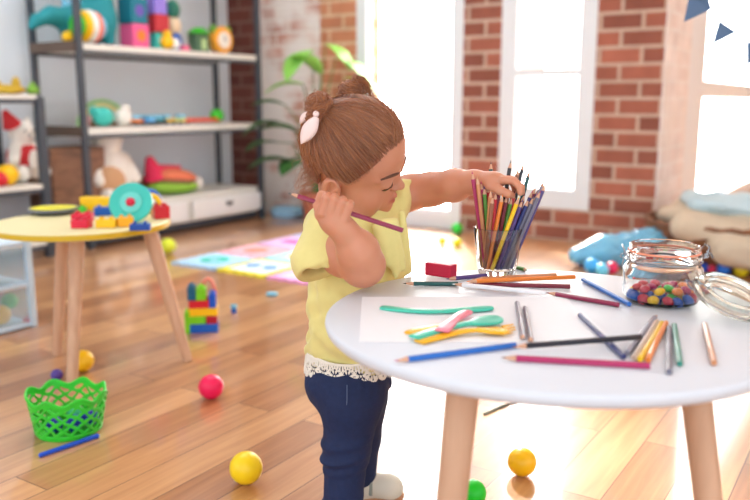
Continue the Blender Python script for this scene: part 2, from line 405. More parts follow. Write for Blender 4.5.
# wall beyond the brick pier, running away from us, with a big window
CR = A0+W*C_R
def st(px, py):
    q = onplane(px, py, CR, W); return (q-CR).dot(S), q.z
s0 = st(684, 150)[0]
sz = st(700, 260)[1]
WTH = mat('white_plaster', (236, 232, 230), .8, var=.03, scale=5, bump=.4)
dd_ = A0+W*(C_R-.2)+S*7.2+W*4.2
BR_W = brick_mat('white_painted_brick', (238, 230, 226), (228, 214, 208), (236, 232, 228), pale_mix=.3)
SE = s0+5.2
wall_piece('wall_right', [(TH, s0, 0, HC), (s0, SE, WT, HC), (s0, SE, 0, .03), (SE, 7.0, 0, HC)], BR_W, O=CR, rz=math.atan2(S.y, S.x), side=1, th=.12)
wall_piece('wall_far', [(.2, 4.4, 0, HC)], WTH, O=A0+W*(C_R-.2)+S*7.0, rz=wall_rot)
bm = bmesh.new(); box(bm, (dd_.x+.06, (dd_.y-1.5)/2, HC/2), (.12, dd_.y+1.5, HC)); struct(new_obj('wall_right_far', bm, WTH, smooth=False))
wall_piece('wall_pier_side', [(0, TH, 0, HC)], BR_W, O=CR, rz=math.atan2(S.y, S.x), side=-1, th=.006)
bm = bmesh.new(); prism(bm, plan(.2), .1, Matrix.Translation((0, 0, HC))); struct(new_obj('ceiling', bm, WTH, smooth=False))

FRM = mat('window_frame_white', (226, 230, 232), .4, var=.02)
def window(name, O, rz, x0, x1, z0, z1, fw, bars, depth=.07, y=.03, fwl=None, panes=1):
    r = empty(name, (O.x, O.y, 0), rz); r['kind'] = 'structure'; fwl = fwl or fw
    bm = bmesh.new(); box(bm, (x0+fwl/2, y, (z0+z1)/2), (fwl, depth, z1-z0)); box(bm, (x1-fw/2, y, (z0+z1)/2), (fw, depth, z1-z0))
    fb = min(fw*1.2, .14) if z0 > .05 or fw < .3 else .07; box(bm, ((x0+x1)/2, y, z0+fb/2), (x1-x0-fw-fwl, depth, fb)); box(bm, ((x0+x1)/2, y, z1-fb/2), (x1-x0-fw-fwl, depth, fb))
    new_obj('window_frame', bm, FRM, r, smooth=False, bevel=.004)
    for (b0, b1) in bars:
        bm = bmesh.new(); box(bm, ((x0+x1)/2, y, (b0+b1)/2), (x1-x0-fw-fwl, depth*.8, b1-b0)); new_obj('glazing_bar', bm, FRM, r, smooth=False)
    bm = bmesh.new(); box(bm, ((x0+x1)/2, y+.01, (z0+z1)/2), (x1-x0-fw, .004, z1-z0-fw)); new_obj('pane', bm, PANE, r, smooth=False)
    return r
fwd = wt(367, 120)[0]-d0
window('door_1', A0, wall_rot, d0, d1, .0, WT, fwd, [(.0, wt(410, 207)[1])], fwl=fwd)
fwm = wt(516, 100)[0]-m0
window('window_1', A0, wall_rot, m0, m1, mb, WT, fwm*.95, [(wt(545, 76)[1], wt(545, 69)[1])])
bz0, bz1 = st(722, 98)[1], st(722, 82)[1]
window('window_2', CR, math.atan2(S.y, S.x), s0, SE, .03, WT, st(706, 60)[0]-s0, [(bz0, bz1)], y=.05, depth=.1)
# neighbouring building across the street, seen pale through the panes
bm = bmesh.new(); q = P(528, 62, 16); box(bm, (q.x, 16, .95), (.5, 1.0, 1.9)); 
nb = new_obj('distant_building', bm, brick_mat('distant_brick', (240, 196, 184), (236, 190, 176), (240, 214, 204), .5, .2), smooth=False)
tag(nb, 'small reddish brick building outside, seen faintly through the middle window', 'building')

# ------------------------------------------------------------------ shelving by the left wall
Fp = G(262, 218)
def fs(px, py):                       # position along the shelf front line, height
    q = onplane(px, py, Fp, W); return (q-Fp).dot(S), q.z
LSH = -fs(92, 250)[0]
z_top = fs(261, 55)[1]; z_mid = fs(261, 122)[1]; z_low = fs(262, 186)[1]
DEP = .36; srot = math.atan2(S.y, S.x)
sh = empty('shelving_unit', (Fp.x, Fp.y, 0), srot, 'tall dark metal shelving unit with whitewashed boards over white drawers by the left wall', 'shelf')
def fr(o, du, dd, z): return (Fp+S*du-W*dd)+Vector((0, 0, z))      # along, deep, up
for (x, y) in ((0, 0), (-LSH, 0), (0, DEP), (-LSH, DEP)):
    bm = bmesh.new(); box(bm, (x, y, .85), (.028, .028, 1.7)); new_obj('post', bm, DARKM if y == 0 else DARKM, sh, smooth=False)
for z in (z_mid, z_top, 1.62):
    bm = bmesh.new(); box(bm, (-LSH/2, DEP/2, z-.022), (LSH-.03, DEP, .034)); new_obj('shelf_board', bm, SHELFW, sh, smooth=False, bevel=.002)
    bm = bmesh.new(); box(bm, (-LSH/2, 0.0, z-.046), (LSH-.03, .02, .018)); box(bm, (-LSH/2, DEP, z-.046), (LSH-.03, .02, .018)); new_obj('shelf_rail', bm, DARKM, sh, smooth=False)
    bm = bmesh.new(); box(bm, (-LSH-.012, DEP/2, z-.02), (.02, DEP, .05)); new_obj('side_rail', bm, DWOOD, sh, smooth=False)
bm = bmesh.new(); box(bm, (-LSH/2, DEP/2, (z_low+.05)/2), (LSH-.032, DEP-.032, z_low-.05)); new_obj('drawer_cabinet', bm, SHELFW, sh, smooth=False, bevel=.003)
bm = bmesh.new(); box(bm, (-LSH/2, DEP/2, .035), (LSH-.03, DEP-.06, .05)); new_obj('plinth', bm, DARKM, sh, smooth=False)
split = [0, fs(190, 215)[0], fs(120, 230)[0], -LSH]
for i in range(3):
    a, b = split[i]-.02, split[i+1]+.01
    bm = bmesh.new(); box(bm, ((a+b)/2, -.012+.004, (z_low+.035)/2), (a-b-.012, .02, z_low-.10)); d = new_obj('drawer', bm, WHT, sh, smooth=False, bevel=.002)
    bm = bmesh.new(); prism(bm, [(-.03, 0), (.03, 0), (.012, -.024), (-.012, -.024)], .01, Matrix.Translation((((a+b)/2), -.018, z_low-.062)) @ Matrix.Rotation(PI/2, 4, 'X'))
    new_obj('handle', bm, DARKM, d, smooth=False)
def on_shelf(px, py, z, back=.12):   # a point of a shelf of height z below the sight line
    q = EYE+ray(px, py)*((z-H)/ray(px, py).z) if abs(ray(px, py).z) > 1e-3 else None
    return q
def sp(px, z, back=.14):             # on the shelf line `back` behind the front edge, under picture column px
    O = Fp-W*back; d = ray(px, 120); n = W; t = (O-EYE).dot(n)/d.dot(n); q = EYE+d*t; return Vector((q.x, q.y, z))

# low shelf further left
u2 = fs(48, 180)[0]; U2 = Fp+S*u2; h2 = fs(46, 97)[1]; h2m = fs(46, 186)[1]; L2 = 1.1
s2 = empty('shelving_unit', (U2.x, U2.y, 0), srot, 'low dark metal shelf at the left edge holding the red and white teddy', 'shelf')
for (x, y) in ((0, 0), (-L2, 0), (0, DEP), (-L2, DEP), (-.17, DEP)):
    bm = bmesh.new(); box(bm, (x-.018, y, h2/2), (.036, .036, h2)); new_obj('post', bm, DARKM, s2, smooth=False)
for z in (h2, h2m, .07):
    bm = bmesh.new(); box(bm, (-L2/2-.01, DEP/2, z-.0), (L2-.04, DEP+.02, .02)); new_obj('shelf_board', bm, SHELFW, s2, smooth=False, bevel=.002)
    bm = bmesh.new(); box(bm, (-L2/2-.01, -.0, z-.02), (L2-.06, .02, .02)); new_obj('shelf_rail', bm, DARKM, s2, smooth=False)
bm = bmesh.new(); box(bm, (-L2/2-.02, .2, (h2m+.07)/2), (L2-.08, .28, h2m-.11)); new_obj('grey_box_insert', bm, mat('grey_card', (136, 142, 150), .7), s2, smooth=False, bevel=.004)

# ------------------------------------------------------------------ play table in front
HT = .45; TC = Vector((.2315, 1.035, HT)); TR = .298
TOPW = mat('white_laminate', (219, 223, 230), .40, var=.01)
tb = empty('play_table', (TC.x, TC.y, 0), 0, 'round white play table on tapered wooden legs, in front of the child', 'table')
bm = bmesh.new(); lathe(bm, [(0, HT-.017), (TR-.006, HT-.017), (TR-.002, HT-.013), (TR, HT-.006), (TR-.001, HT-.002), (TR-.004, HT), (0, HT)], 96); new_obj('tabletop', bm, TOPW, tb, ang=50)
def leg(px0, py0, px1, py1, Yt, Yb, parent, htop, r0, r1, m, name='leg'):
    a = P(px0, py0, Yt); b = P(px1, py1, Yb); d = b-a
    top = a+d*((htop-a.z)/d.z); bot = a+d*((0-a.z)/d.z); o = parent.location
    bm = bmesh.new(); cone(bm, top-o, bot-o, r0, r1, 24); return new_obj(name, bm, m, parent)
leg(462, 400, 452, 498, .87, .86, tb, HT-.017, .0195, .014, BEECH)
leg(697, 404, 708, 498, .87, .86, tb, HT-.017, .0175, .013, BEECH)
leg(464, 400, 456, 498, 1.20, 1.23, tb, HT-.017, .0175, .012, BEECH)

# ------------------------------------------------------------------ small round table at the left
lt_h = .40
c0 = G(82, 221, lt_h); LR = 86*c0.y/F_PX*1.0
ltm = plastic('yellow_green_tabletop', (228, 218, 166), .45); 
lt = empty('play_table', (c0.x, c0.y, 0), 0, 'small round pale yellow table with wooden legs, crowded with toys, at the left', 'table')
bm = bmesh.new(); lathe(bm, [(0, lt_h-.02), (LR-.008, lt_h-.02), (LR, lt_h-.014), (LR, lt_h-.004), (LR-.004, lt_h), (0, lt_h)], 72); new_obj('tabletop', bm, ltm, lt)
bm = bmesh.new(); lathe(bm, [(LR, lt_h-.017), (LR+.0015, lt_h-.017), (LR+.0015, lt_h-.003), (LR, lt_h-.003)], 72); new_obj('edge_band', bm, plastic('mustard_edge', (214, 176, 30)), lt)
for (tx, ty, bx, by, rr) in ((78, 245, 72, 385, .021), (150, 240, 188, 361, .021), (64, 243, 57, 355, .018)):
    b = G(bx, by); dd = ray(tx, ty); 
    t = Vector((c0.x, c0.y, 0))*.55+b*.45; q = P(tx, ty, t.y); q.z = lt_h-.02
    bm = bmesh.new(); o = lt.location; cone(bm, q-o, b-o, rr, .014, 20); new_obj('leg', bm, BEECH, lt)
# ------------------------------------------------------------------ the child
def build_child():
    skin = skin_mat()
    root = empty('person', (P(350, 380, 1.31).x, 1.31, 0), 0, 'toddler in yellow shirt and blue jeans standing at the white table, gripping a pencil', 'person')
    inv = Matrix.Translation(-root.location)
    def put(o): o.location = -root.location; return o
    th, ps, ro = math.radians(17), math.radians(16), math.radians(28)
    f = Vector((math.cos(th)*math.cos(ps), -math.cos(th)*math.sin(ps), -math.sin(th)))
    u0 = Vector((math.sin(th)*math.cos(ps), -math.sin(th)*math.sin(ps), math.cos(th))); l0 = u0.cross(f).normalized()
    u = (u0*math.cos(ro)-l0*math.sin(ro)).normalized(); l = u.cross(f).normalized()
    C0 = P(354, 146, 1.30); A = [list(f), list(l), list(u)]
    def hd(a, b, c): return C0+f*a+l*b+u*c
    def ea(**k): return dict(A=A, **k)
    B = Field((-.20, 1.05, -.01), (.31, 1.46, .745), .0019)
    # skull and face
    B.ell(hd(0, 0, 0), (.080, .069, .075), A, .004)
    B.ell(hd(.030, 0, .008), (.050, .056, .052), A, .02)
    B.ell(hd(.020, 0, -.043), (.055, .050, .050), A, .025)
    for s in (-1, 1):
        B.ell(hd(.038, s*.036, -.068), (.031, .026, .031), A, .018)
        B.ell(hd(.0845, s*.026, -.026), (.011, .014, .008), A, .012, sub=True)
        B.ell(hd(.0665, s*.0265, -.0290), (.0135, .0145, .0120), A, .003)
        B.cap(hd(.079, s*.014, -.0165), hd(.064, s*.042, -.018), .005, .003, .010)
    B.cap(hd(.015, 0, -.082), hd(.056, 0, -.090), .027, .016, .02)
    B.ell(hd(.064, 0, -.0945), (.014, .016, .012), A, .012)
    B.ell(hd(.058, 0, -.072), (.020, .026, .022), A, .014)
    B.cap(hd(.0735, 0, -.022), hd(.083, 0, -.041), .0055, .0065, .009)
    B.ell(hd(.0870, 0, -.0455), (.0082, .0082, .0075), A, .005)
    for s in (-1, 1):
        B.ell(hd(.0800, s*.0085, -.0485), (.0065, .0052, .0052), A, .004)
        B.cap(hd(.0750, s*.010, -.0715), hd(.0800, 0, -.0690), .0030, .0042, .004)
        B.cap(hd(.0735, s*.009, -.0775), hd(.0775, 0, -.0795), .0030, .0046, .004)
        B.cap(hd(.0770, s*.013, -.0748), hd(.0840, 0, -.0742), .0012, .0016, .002, sub=True)
        # ears
        e = hd(-.005, s*.070, -.043)
        B.ell(e, (.0165, .0085, .0225), A, .005)
        B.ell(e+l*(s*.0085)+f*.002+u*.001, (.0115, .0100, .0175), A, .001, sub=True)
        B.cap(e+f*.004+l*s*.002-u*.006, e+f*.009+l*s*.003+u*.004, .003, .003, .003)
        B.cap(e+l*s*.003+u*.012-f*.006, e+l*s*.004-u*.008-f*.008, .0024, .002, .004)
    # neck and trunk
    B.cap(hd(-.018, 0, -.055), P(346, 226, 1.315), .040, .040, .015)
    nsh = P(325, 236, 1.252); fsh = P(384, 206, 1.385)
    B.cap(nsh+Vector((.012, .02, -.01)), fsh+Vector((-.03, -.02, -.02)), .036, .036, .03)
    B.cap(P(352, 250, 1.315), P(354, 320, 1.315), .046, .050, .02); B.cap(P(354, 320, 1.315), P(350, 372, 1.315), .050, .048, .02)
    # near arm: elbow on the table, forearm up to the fist
    el = P(363, 265, 1.155); wr = P(345, 232, 1.128)
    B.chain([nsh, nsh.lerp(el, .5)+Vector((0, -.004, -.006)), el+Vector((-.002, .006, .0))], [.034, .033, .0315], .012)
    B.chain([el, el.lerp(wr, .45)+Vector((.004, -.002, .0)), wr], [.0330, .0300, .0190], .010)
    Hc = P(336, 208, 1.122); e1 = (P(402, 230, 1.122)-P(290, 194, 1.122)).normalized(); e3 = Vector((0, -1, 0)); e3 = (e3-e1*e3.dot(e1)).normalized(); e2 = e3.cross(e1)
    if e2.z < 0: e2 = -e2
    HA = [list(e1), list(e2), list(e3)]
    B.ell(Hc-e2*.017+e1*.003-e3*.001, (.024, .019, .0135), HA, .008)
    B.cap(Hc-e2*.022+e1*.004, wr, .0165, .0185, .010)
    for i in range(4):
        o = e1*((i-1.5)*.0118); q = .0016*abs(i-1.4); r = (.0058, .0061, .006, .0056)[i]
        pts = [Hc+o*.92-e2*.012+e3*.0085, Hc+o+e2*(.0125-q)+e3*.0092, Hc+o+e2*(.0145-q)-e3*.0045, Hc+o*.97+e2*.002-e3*.0125]
        B.chain(pts, [r+.0006, r, r*.95, r*.9], .0022)
    B.chain([Hc-e1*.018-e2*.016-e3*.002, Hc-e1*.0255-e2*.003-e3*.003, Hc-e1*.0245+e2*.009-e3*.010, Hc-e1*.013+e2*.011-e3*.0175], [.009, .0072, .0066, .0056], .004)
    # far arm reaching to the glass
    fe = P(432, 189, 1.395); fw = P(474, 182, 1.325); ph = P(492, 181, 1.300)
    B.chain([fsh, P(410, 192, 1.405), fe, fe.lerp(fw, .55), fw], [.032, .030, .0285, .0265, .0195], .012)
    B.cap(fw, ph, .0180, .0150, .010)
    B.ell(ph+Vector((.004, 0, .001)), (.021, .019, .0125), None, .008)
    for i in range(4):
        y = 1.283+i*.0118; x0 = ph.x+.014; z0 = ph.z+.003
        r = (.0056, .006, .006, .0054)[i]; Lf = (.9, 1.05, 1.0, .8)[i]
        B.chain([Vector((x0, y, z0)), Vector((x0+.019*Lf, y-.003, z0-.001)), Vector((x0+.030*Lf, y-.007, z0-.011)), Vector((x0+.031*Lf, y-.009, z0-.020))], [r+.0007, r, r*.95, r*.85], .0022)
    B.chain([ph+Vector((-.004, -.012, -.006)), ph+Vector((.008, -.024, -.012)), ph+Vector((.022, -.026, -.018)), ph+Vector((.030, -.019, -.021))], [.009, .0072, .0064, .0055], .004)
    # legs and feet
    nh = P(350, 392, 1.285); nk = P(347, 446, 1.275); na = P(342, 512, 1.262); fh = P(362, 392, 1.345); fk = P(360, 436, 1.37); fa = P(360, 476, 1.385)
    B.cap(P(350, 375, 1.315), P(348, 392, 1.315), .050, .048, .02)
    B.chain([nh, nk, na], [.045, .033, .022], .02); B.chain([fh, fk, fa], [.045, .031, .020], .02)
    for a in (na, fa):
        b = Vector((a.x, a.y, .03)); B.cap(a, b, .021, .021, .01); B.cap(b+Vector((-.006, 0, -.004)), b+Vector((.055, 0, -.008)), .021, .016, .012)
    def lipf(V):
        d = V-np.array(C0); a = d@np.array(f); b = d@np.array(l); c = d@np.array(u)
        m_ = np.exp(-((c+.0745)/.0068)**4)*np.exp(-(b/.0135)**4)*(a > .0700)
        return np.clip(m_, 0, 1)*.75
    put(B.obj('body', skin, root, 2, ('lip', lipf)))
    # eyes, brows and lashes
    dk = mat('dark_brown_hair_line', (92, 58, 42), .7); eyem = plastic('eye', (52, 34, 28), .15)
    for s in (-1, 1):
        bm = bmesh.new(); ball(bm, hd(.0672, s*.0265, -.0320), .0122); o = put(new_obj('eye', bm, eyem, root)); o['label'] = 'dark lowered eye'
        bm = bmesh.new(); pts = []
        for t in np.linspace(-1, 1, 9):
            pts.append(hd(.0803-.0050*t*t*(1)-(.0035*t if t > 0 else 0), s*(.0255+.0125*t), -.0335-.001*(1-t*t)))
        tube(bm, pts, .0011, 6); put(new_obj('eyelashes', bm, dk, root))
        bm = bmesh.new(); pts = [hd(.0840-.017*max(0, t)**2, s*(.010+.036*t), -.0140+.0045*math.sin(t*2.6)) for t in np.linspace(0, 1, 9)]
        tube(bm, pts, [.0013+.0012*math.sin(PI*min(1, t+.15)) for t in np.linspace(0, .85, 9)], 6); put(new_obj('eyebrow', bm, dk, root))
    # hair
    hm = bpy.data.materials.new('brown_hair'); hm.use_nodes = True; nt = hm.node_tree; b = nt.nodes['Principled BSDF']; b.inputs['Roughness'].default_value = .42
    tc = nt.nodes.new('ShaderNodeTexCoord'); nz = nt.nodes.new('ShaderNodeTexNoise'); nz.inputs['Scale'].default_value = 90
    cr = nt.nodes.new('ShaderNodeValToRGB'); cr.color_ramp.elements[0].position = 0; cr.color_ramp.elements[1].position = 1
    cr.color_ramp.elements[0].color = lin((138, 76, 44))+(1,); cr.color_ramp.elements[1].color = lin((184, 114, 68))+(1,)
    at = nt.nodes.new('ShaderNodeAttribute'); at.attribute_name = 'tone'; nt.links.new(at.outputs['Fac'], cr.inputs['Fac']); nt.links.new(cr.outputs['Color'], b.inputs['Base Color'])
    b.inputs['Sheen Weight'].default_value = .15; b.inputs['Subsurface Weight'].default_value = .12; b.inputs['Subsurface Scale'].default_value = .01
    R0 = random.Random(11)
    HR = (.0855, .0745, .0805)
    def ub(fx): return np.interp(fx, [-.09, -.036, -.026, .010, .022, .040, .056, .070, .085], [-.060, -.058, -.020, -.018, -.026, -.006, .018, .038, .046])
    Hf = Field(C0-Vector((.12,)*3), C0+Vector((.12,)*3), .002)
    Hf.ell(C0, HR, A, .001)
    Hf.ell(hd(-.034, 0, -.035), (.046, .056, .040), A, .02)
    X, Y, Z = [g.astype(float) for g in np.meshgrid(*[Hf.lo[i]+Hf.res*np.arange(Hf.n[i]) for i in range(3)], indexing='ij')]
    dx, dy, dz = X-C0.x, Y-C0.y, Z-C0.z
    qf = dx*f.x+dy*f.y+dz*f.z; ql = dx*l.x+dy*l.y+dz*l.z; qu = dx*u.x+dy*u.y+dz*u.z
    cut = (ub(qf)+.003*np.sin(ql*160)-qu)*.8
    Hf.f = (np.maximum(Hf.f, cut)+.0011*np.sin(150*np.arctan2(ql, qf+.03)+20*qu)).astype(np.float32)
    bunN = Vector((-.036, -.045, .062)); bunF = Vector((-.012, .044, .070))      # head-frame bun bases
    nb = P(319, 106, 1.262); fb = P(352, 95, 1.335)
    Hf = Hf
    hair = put(Hf.obj('hair', hm, root, 2))
    def hv(v): return C0+f*v[0]+l*v[1]+u*v[2]
    verts = []; faces = []; tones = []
    def strand(pts, r0, r1, n=3):
        tn = R0.random()
        m = len(pts); base = len(verts); x = None
        for i, p in enumerate(pts):
            d = (pts[min(i+1, m-1)]-pts[max(i-1, 0)]); d = d.normalized() if d.length > 1e-9 else Vector((0, 0, 1))
            if x is None: x = frame_of(d)[0]
            x = (x-d*x.dot(d)); x = x.normalized() if x.length > 1e-6 else frame_of(d)[0]; y = d.cross(x); r = r0+(r1-r0)*i/(m-1)
            if i == 0: r = r*.35
            tones.extend([tn]*n)
            for k in range(n): verts.append(p+(x*math.cos(2*PI*k/n)+y*math.sin(2*PI*k/n))*r)
        for i in range(m-1):
            for k in range(n): faces.append((base+i*n+k, base+i*n+(k+1) % n, base+(i+1)*n+(k+1) % n, base+(i+1)*n+k))
    def headf(p): d = p-C0; return Vector((d.dot(f), d.dot(l), d.dot(u)))
    nbh, fbh = headf(nb), headf(fb)
    def surf(d, off):                        # point on the hair cap in head-frame direction d
        t = 1/math.sqrt((d.x/HR[0])**2+(d.y/HR[1])**2+(d.z/HR[2])**2); return d*(t+off)
    R_ = random.Random(3)
    for i in range(6400):
        near = R_.random() < .62; tgt = (nbh if near else fbh).normalized(); az = R_.uniform(-PI, PI)
        side = math.sin(az); 
        if near and side > .45: continue
        if (not near) and side < -.45: continue
        fx = HR[0]*math.cos(az); el_ = R_.random()**1.6
        zb = float(ub(fx*.95)); d = Vector((fx, HR[1]*math.sin(az), zb+R_.uniform(-.0035, .0035))); d0 = d.normalized()
        d0 = d0.slerp(tgt, el_*.6) if el_ > .05 else d0
        n = 12; off0 = R_.uniform(.0002, .0022); fl_ = R_.random() < .05; pts = []
        for k in range(n):
            t = k/(n-1); dd = d0.slerp(tgt, t*.97); wv = .0012*math.sin(t*9+i)
            pts.append(hv(surf(dd, off0+.0012*math.sin(PI*t)+(.006*math.sin(PI*t)*R_.random() if fl_ else 0)))+l*wv)
        strand(pts, R_.uniform(.0004, .0007), .0004)
    for i in range(1500):                     # hair combed away from the centre parting
        a_ = R_.uniform(-.1, 2.9); d0 = Vector((math.cos(a_), R_.uniform(-.22, .30), math.sin(a_))).normalized()
        if d0.z*.08 < ub(d0.x*.085)+.004: continue
        tgt = (nbh if d0.y < .10 else fbh).normalized(); n = 9; off0 = R_.uniform(.0002, .002)
        strand([hv(surf(d0.slerp(tgt, k/(n-1)*.97), off0+.0012*math.sin(PI*k/(n-1)))) for k in range(n)], R_.uniform(.0005, .0008), .0004)
    def bun(c, rad, nn, ax, squash=.8, seed=1):
        r2 = random.Random(seed)
        for i in range(nn):
            a = Vector((r2.gauss(0, 1), r2.gauss(0, 1), r2.gauss(0, 1))).normalized(); a = (a*.75+ax).normalized(); x, y, d = frame_of(a)
            rr = rad*r2.uniform(.55, 1.0); h = math.sqrt(max(0, rad*rad-rr*rr))*r2.choice((-1, 1))*squash; s0_ = r2.uniform(0, 2*PI); ln = r2.uniform(2, 5.5)
            pts = []
            for k in range(16):
                t = s0_+ln*k/15; g = 1+.10*math.sin(3*t+i)
                pts.append(c+x*(rr*g*math.cos(t))+y*(rr*g*math.sin(t))+d*(h+.003*math.sin(2*t+i)))
            strand(pts, .0009, .0007)
        for i in range(nn//7):             # fly-away ends
            a = Vector((r2.gauss(0, 1), r2.gauss(0, 1), r2.gauss(0, 1)+.3)).normalized(); x, y, d = frame_of(a); cl = r2.uniform(.002, .006)
            strand([c+a*(rad*.9+k*.0011)+x*cl*math.sin(k*.5)+y*cl*math.cos(k*.5+i) for k in range(9)], .00035, .0002)
    bun(nb, .021, 420, (u+f*-.4-l*.5).normalized(), seed=1)
    bun(nb+Vector((-.006, -.012, -.016)), .013, 160, (u-l).normalized(), seed=5)
    bun(fb+Vector((-.002, .0, .004)), .020, 340, (u+l*.6).normalized(), seed=2)
    for i in range(150):                      # spray of the far ponytail
        a0 = Vector((R_.uniform(-.3, 1), R_.uniform(-.5, .7), R_.uniform(-.1, 1))).normalized(); c = R_.uniform(.5, 1)
        pts = []
        for k in range(12):
            t = k/11; pts.append(fb+Vector((-.002, 0, .006))+a0*.018*min(1, t*2.5)*c+Vector((.026*t*c, -.004*t, .014*math.sin(t*3.0)-.034*max(0, t-.35)*c))+Vector((R_.gauss(0, .0006),)*3))
        strand(pts, .0007, .0003)
    for i in range(90):                       # wisps at the nape
        s0_ = P(311+R_.uniform(-4, 10), 172+R_.uniform(-18, 14), 1.285+R_.uniform(-.03, .03)); dn = R_.uniform(.018, .042); cu = R_.uniform(.004, .02); ph_ = R_.uniform(0, 6)
        strand([s0_+Vector((-cu*math.sin(1.9*k/11)*1.4+.002*math.sin(k+ph_), R_.uniform(-.0003, .0003)*k, -dn*(k/11)+.006*math.sin(2*k/11))) for k in range(12)], .0004, .0002)
    me = bpy.data.meshes.new('hair_strands'); me.from_pydata([tuple(v) for v in verts], [], faces); me.polygons.foreach_set('use_smooth', [True]*len(faces)); me.materials.append(hm); at = me.attributes.new('tone', 'FLOAT', 'POINT'); at.data.foreach_set('value', tones)
    o = bpy.data.objects.new('hair_strands', me); COL.objects.link(o); o.parent = hair; o['label'] = 'combed strands and two topknots'
    # cores of the topknots
    for c, r in ((nb, .0175), (fb+Vector((0, 0, .003)), .0135)):
        bm = bmesh.new(); ball(bm, c, (r, r, r*.85)); new_obj('topknot', bm, hm, hair)
    # ribbon bow
    rm = mat('pale_pink_ribbon', (244, 216, 208), .7, bump=.2); bb = P(311, 112, 1.238)
    bow = empty('bow', (0, 0, 0)); bow.parent = root; bow.location = -root.location
    for (ax_, ay_, tx, ty, w_, yy) in ((317, 117, 301, 144, .0115, 1.232), (308, 112, 300, 124, .006, 1.26)):
        bm = bmesh.new(); tip = P(tx, ty, yy); st0 = P(ax_, ay_, 1.232 if w_ > .01 else 1.25); n = 10; rows = []
        sd_ = (tip-st0).normalized().cross(Vector((0, -1, .1))).normalized()
        for k in range(n+1):
            t = k/n; c = st0.lerp(tip, t); ww = w_*max(.04, math.sin(PI*(t*.93+.07))**.8)
            rows.append([bm.verts.new(c+sd_*(q*ww)+Vector((0, -.0035*(1-q*q)-.003*math.sin(PI*t), 0))) for q in (-1, -.5, 0, .5, 1)])
        for a, b_ in zip(rows, rows[1:]):
            for j in range(4): bm.faces.new((a[j], a[j+1], b_[j+1], b_[j]))
        o = new_obj('ribbon_tail', bm, rm, bow, ang=180); q = o.modifiers.new('t', 'SOLIDIFY'); q.thickness = .0012
    bm = bmesh.new(); ball(bm, P(316, 114, 1.236), (.005, .005, .005)); new_obj('ribbon_knot', bm, rm, bow)
    # shirt
    ym = mat('pale_yellow_cotton', (232, 218, 140), .85, var=.05, scale=60, bump=.12, sheen=.2)
    T = Field((-.17, 1.15, .22), (.12, 1.46, .60), .002)
    def folds(amp, fr=1):
        return lambda X, Y, Z: amp*(np.sin(70*fr*(X+.7*Z)+9*np.sin(16*Z+20*Y))*.6+np.sin(46*fr*(X-.45*Z)+30*Y+4)*.6)
    T.ell(P(357, 300, 1.318), (.083, .071, .105), None, .02, wob=folds(.0042))
    T.ell(P(356, 250, 1.318), (.080, .068, .060), None, .03, wob=folds(.0042))
    T.ell(P(350, 348, 1.318), (.076, .068, .062), None, .02, wob=folds(.0042))
    T.cap(P(328, 228, 1.27), P(382, 212, 1.375), .040, .038, .03)
    T.cap(P(326, 226, 1.245), P(317, 262, 1.212), .027, .040, .015)
    T.cap(P(330, 240, 1.235), P(330, 262, 1.205), .030, .034, .012)
    nn = Vector((.38, -.50, -.78)).normalized(); xx = nn.cross(Vector((0, 1, 0))).normalized(); yy = nn.cross(xx); oc = P(319, 264, 1.205)
    T.ell(oc+nn*.032, (.058, .058, .030), [list(xx), list(yy), list(nn)], .003, sub=True)
    T.cap(oc+nn*.02, oc-nn*.022, .032, .026, .003, sub=True)
    T.cap(P(336, 262, 1.195), P(356, 264, 1.175), .030, .033, .003, sub=True)
    for (x0, y0, Y0, x1, y1, Y1, rr) in ((322, 226, 1.212, 304, 262, 1.186, .0045), (329, 230, 1.205, 316, 266, 1.170, .0045), (334, 236, 1.204, 328, 266, 1.168, .004), (317, 224, 1.228, 298, 258, 1.215, .0045),
            (395, 222, 1.262, 404, 268, 1.262, .006), (386, 224, 1.255, 396, 276, 1.252, .006), (377, 226, 1.250, 386, 262, 1.245, .005), (402, 214, 1.30, 409, 270, 1.300, .006),
            (322, 285, 1.262, 334, 345, 1.246, .006), (330, 280, 1.252, 350, 318, 1.240, .005), (314, 300, 1.285, 316, 350, 1.268, .005), (345, 305, 1.243, 352, 345, 1.244, .005), (318, 330, 1.262, 345, 352, 1.246, .005)):
        T.cap(P(x0, y0, Y0+.004), P(x1, y1, Y1+.006), rr, rr*.5, .022)
    # far sleeve
    T.ell(P(400, 195, 1.400), (.022, .044, .048), None, .018, wob=folds(.003, 1.6))
    # neck opening
    T.cap(hd(.0, 0, -.05), P(348, 222, 1.305), .050, .040, .004, sub=True)
    T.cap(P(345, 346, 1.318)+Vector((0, 0, -.075)), P(345, 380, 1.318)+Vector((0, 0, -.06)), .062, .062, .004, sub=True)
    shirt = put(T.obj('shirt', ym, root, 3))
    # shoulder frill seam
    bm = bmesh.new(); tube(bm, [P(x, y, Y_) for x, y, Y_ in ((316, 226, 1.222), (325, 234, 1.212), (336, 246, 1.207), (344, 262, 1.212))], .0012, 6); put(new_obj('seam', bm, ym, root))
    # lace hem
    lm = mat('cream_lace', (244, 236, 222), .9, var=.05); zc = P(349, 352, 1.318); nfl = 22
    def lf(uu, vv):
        a = 2*PI*uu; bulge = 1+.06*vv+.012*math.sin(a*9)
        return Vector((zc.x+.0735*bulge*math.cos(a), 1.318+.069*bulge*math.sin(a), zc.z+.004+(.006*math.cos(a))*0-.041*vv-.003*math.sin(3*a)))-root.location
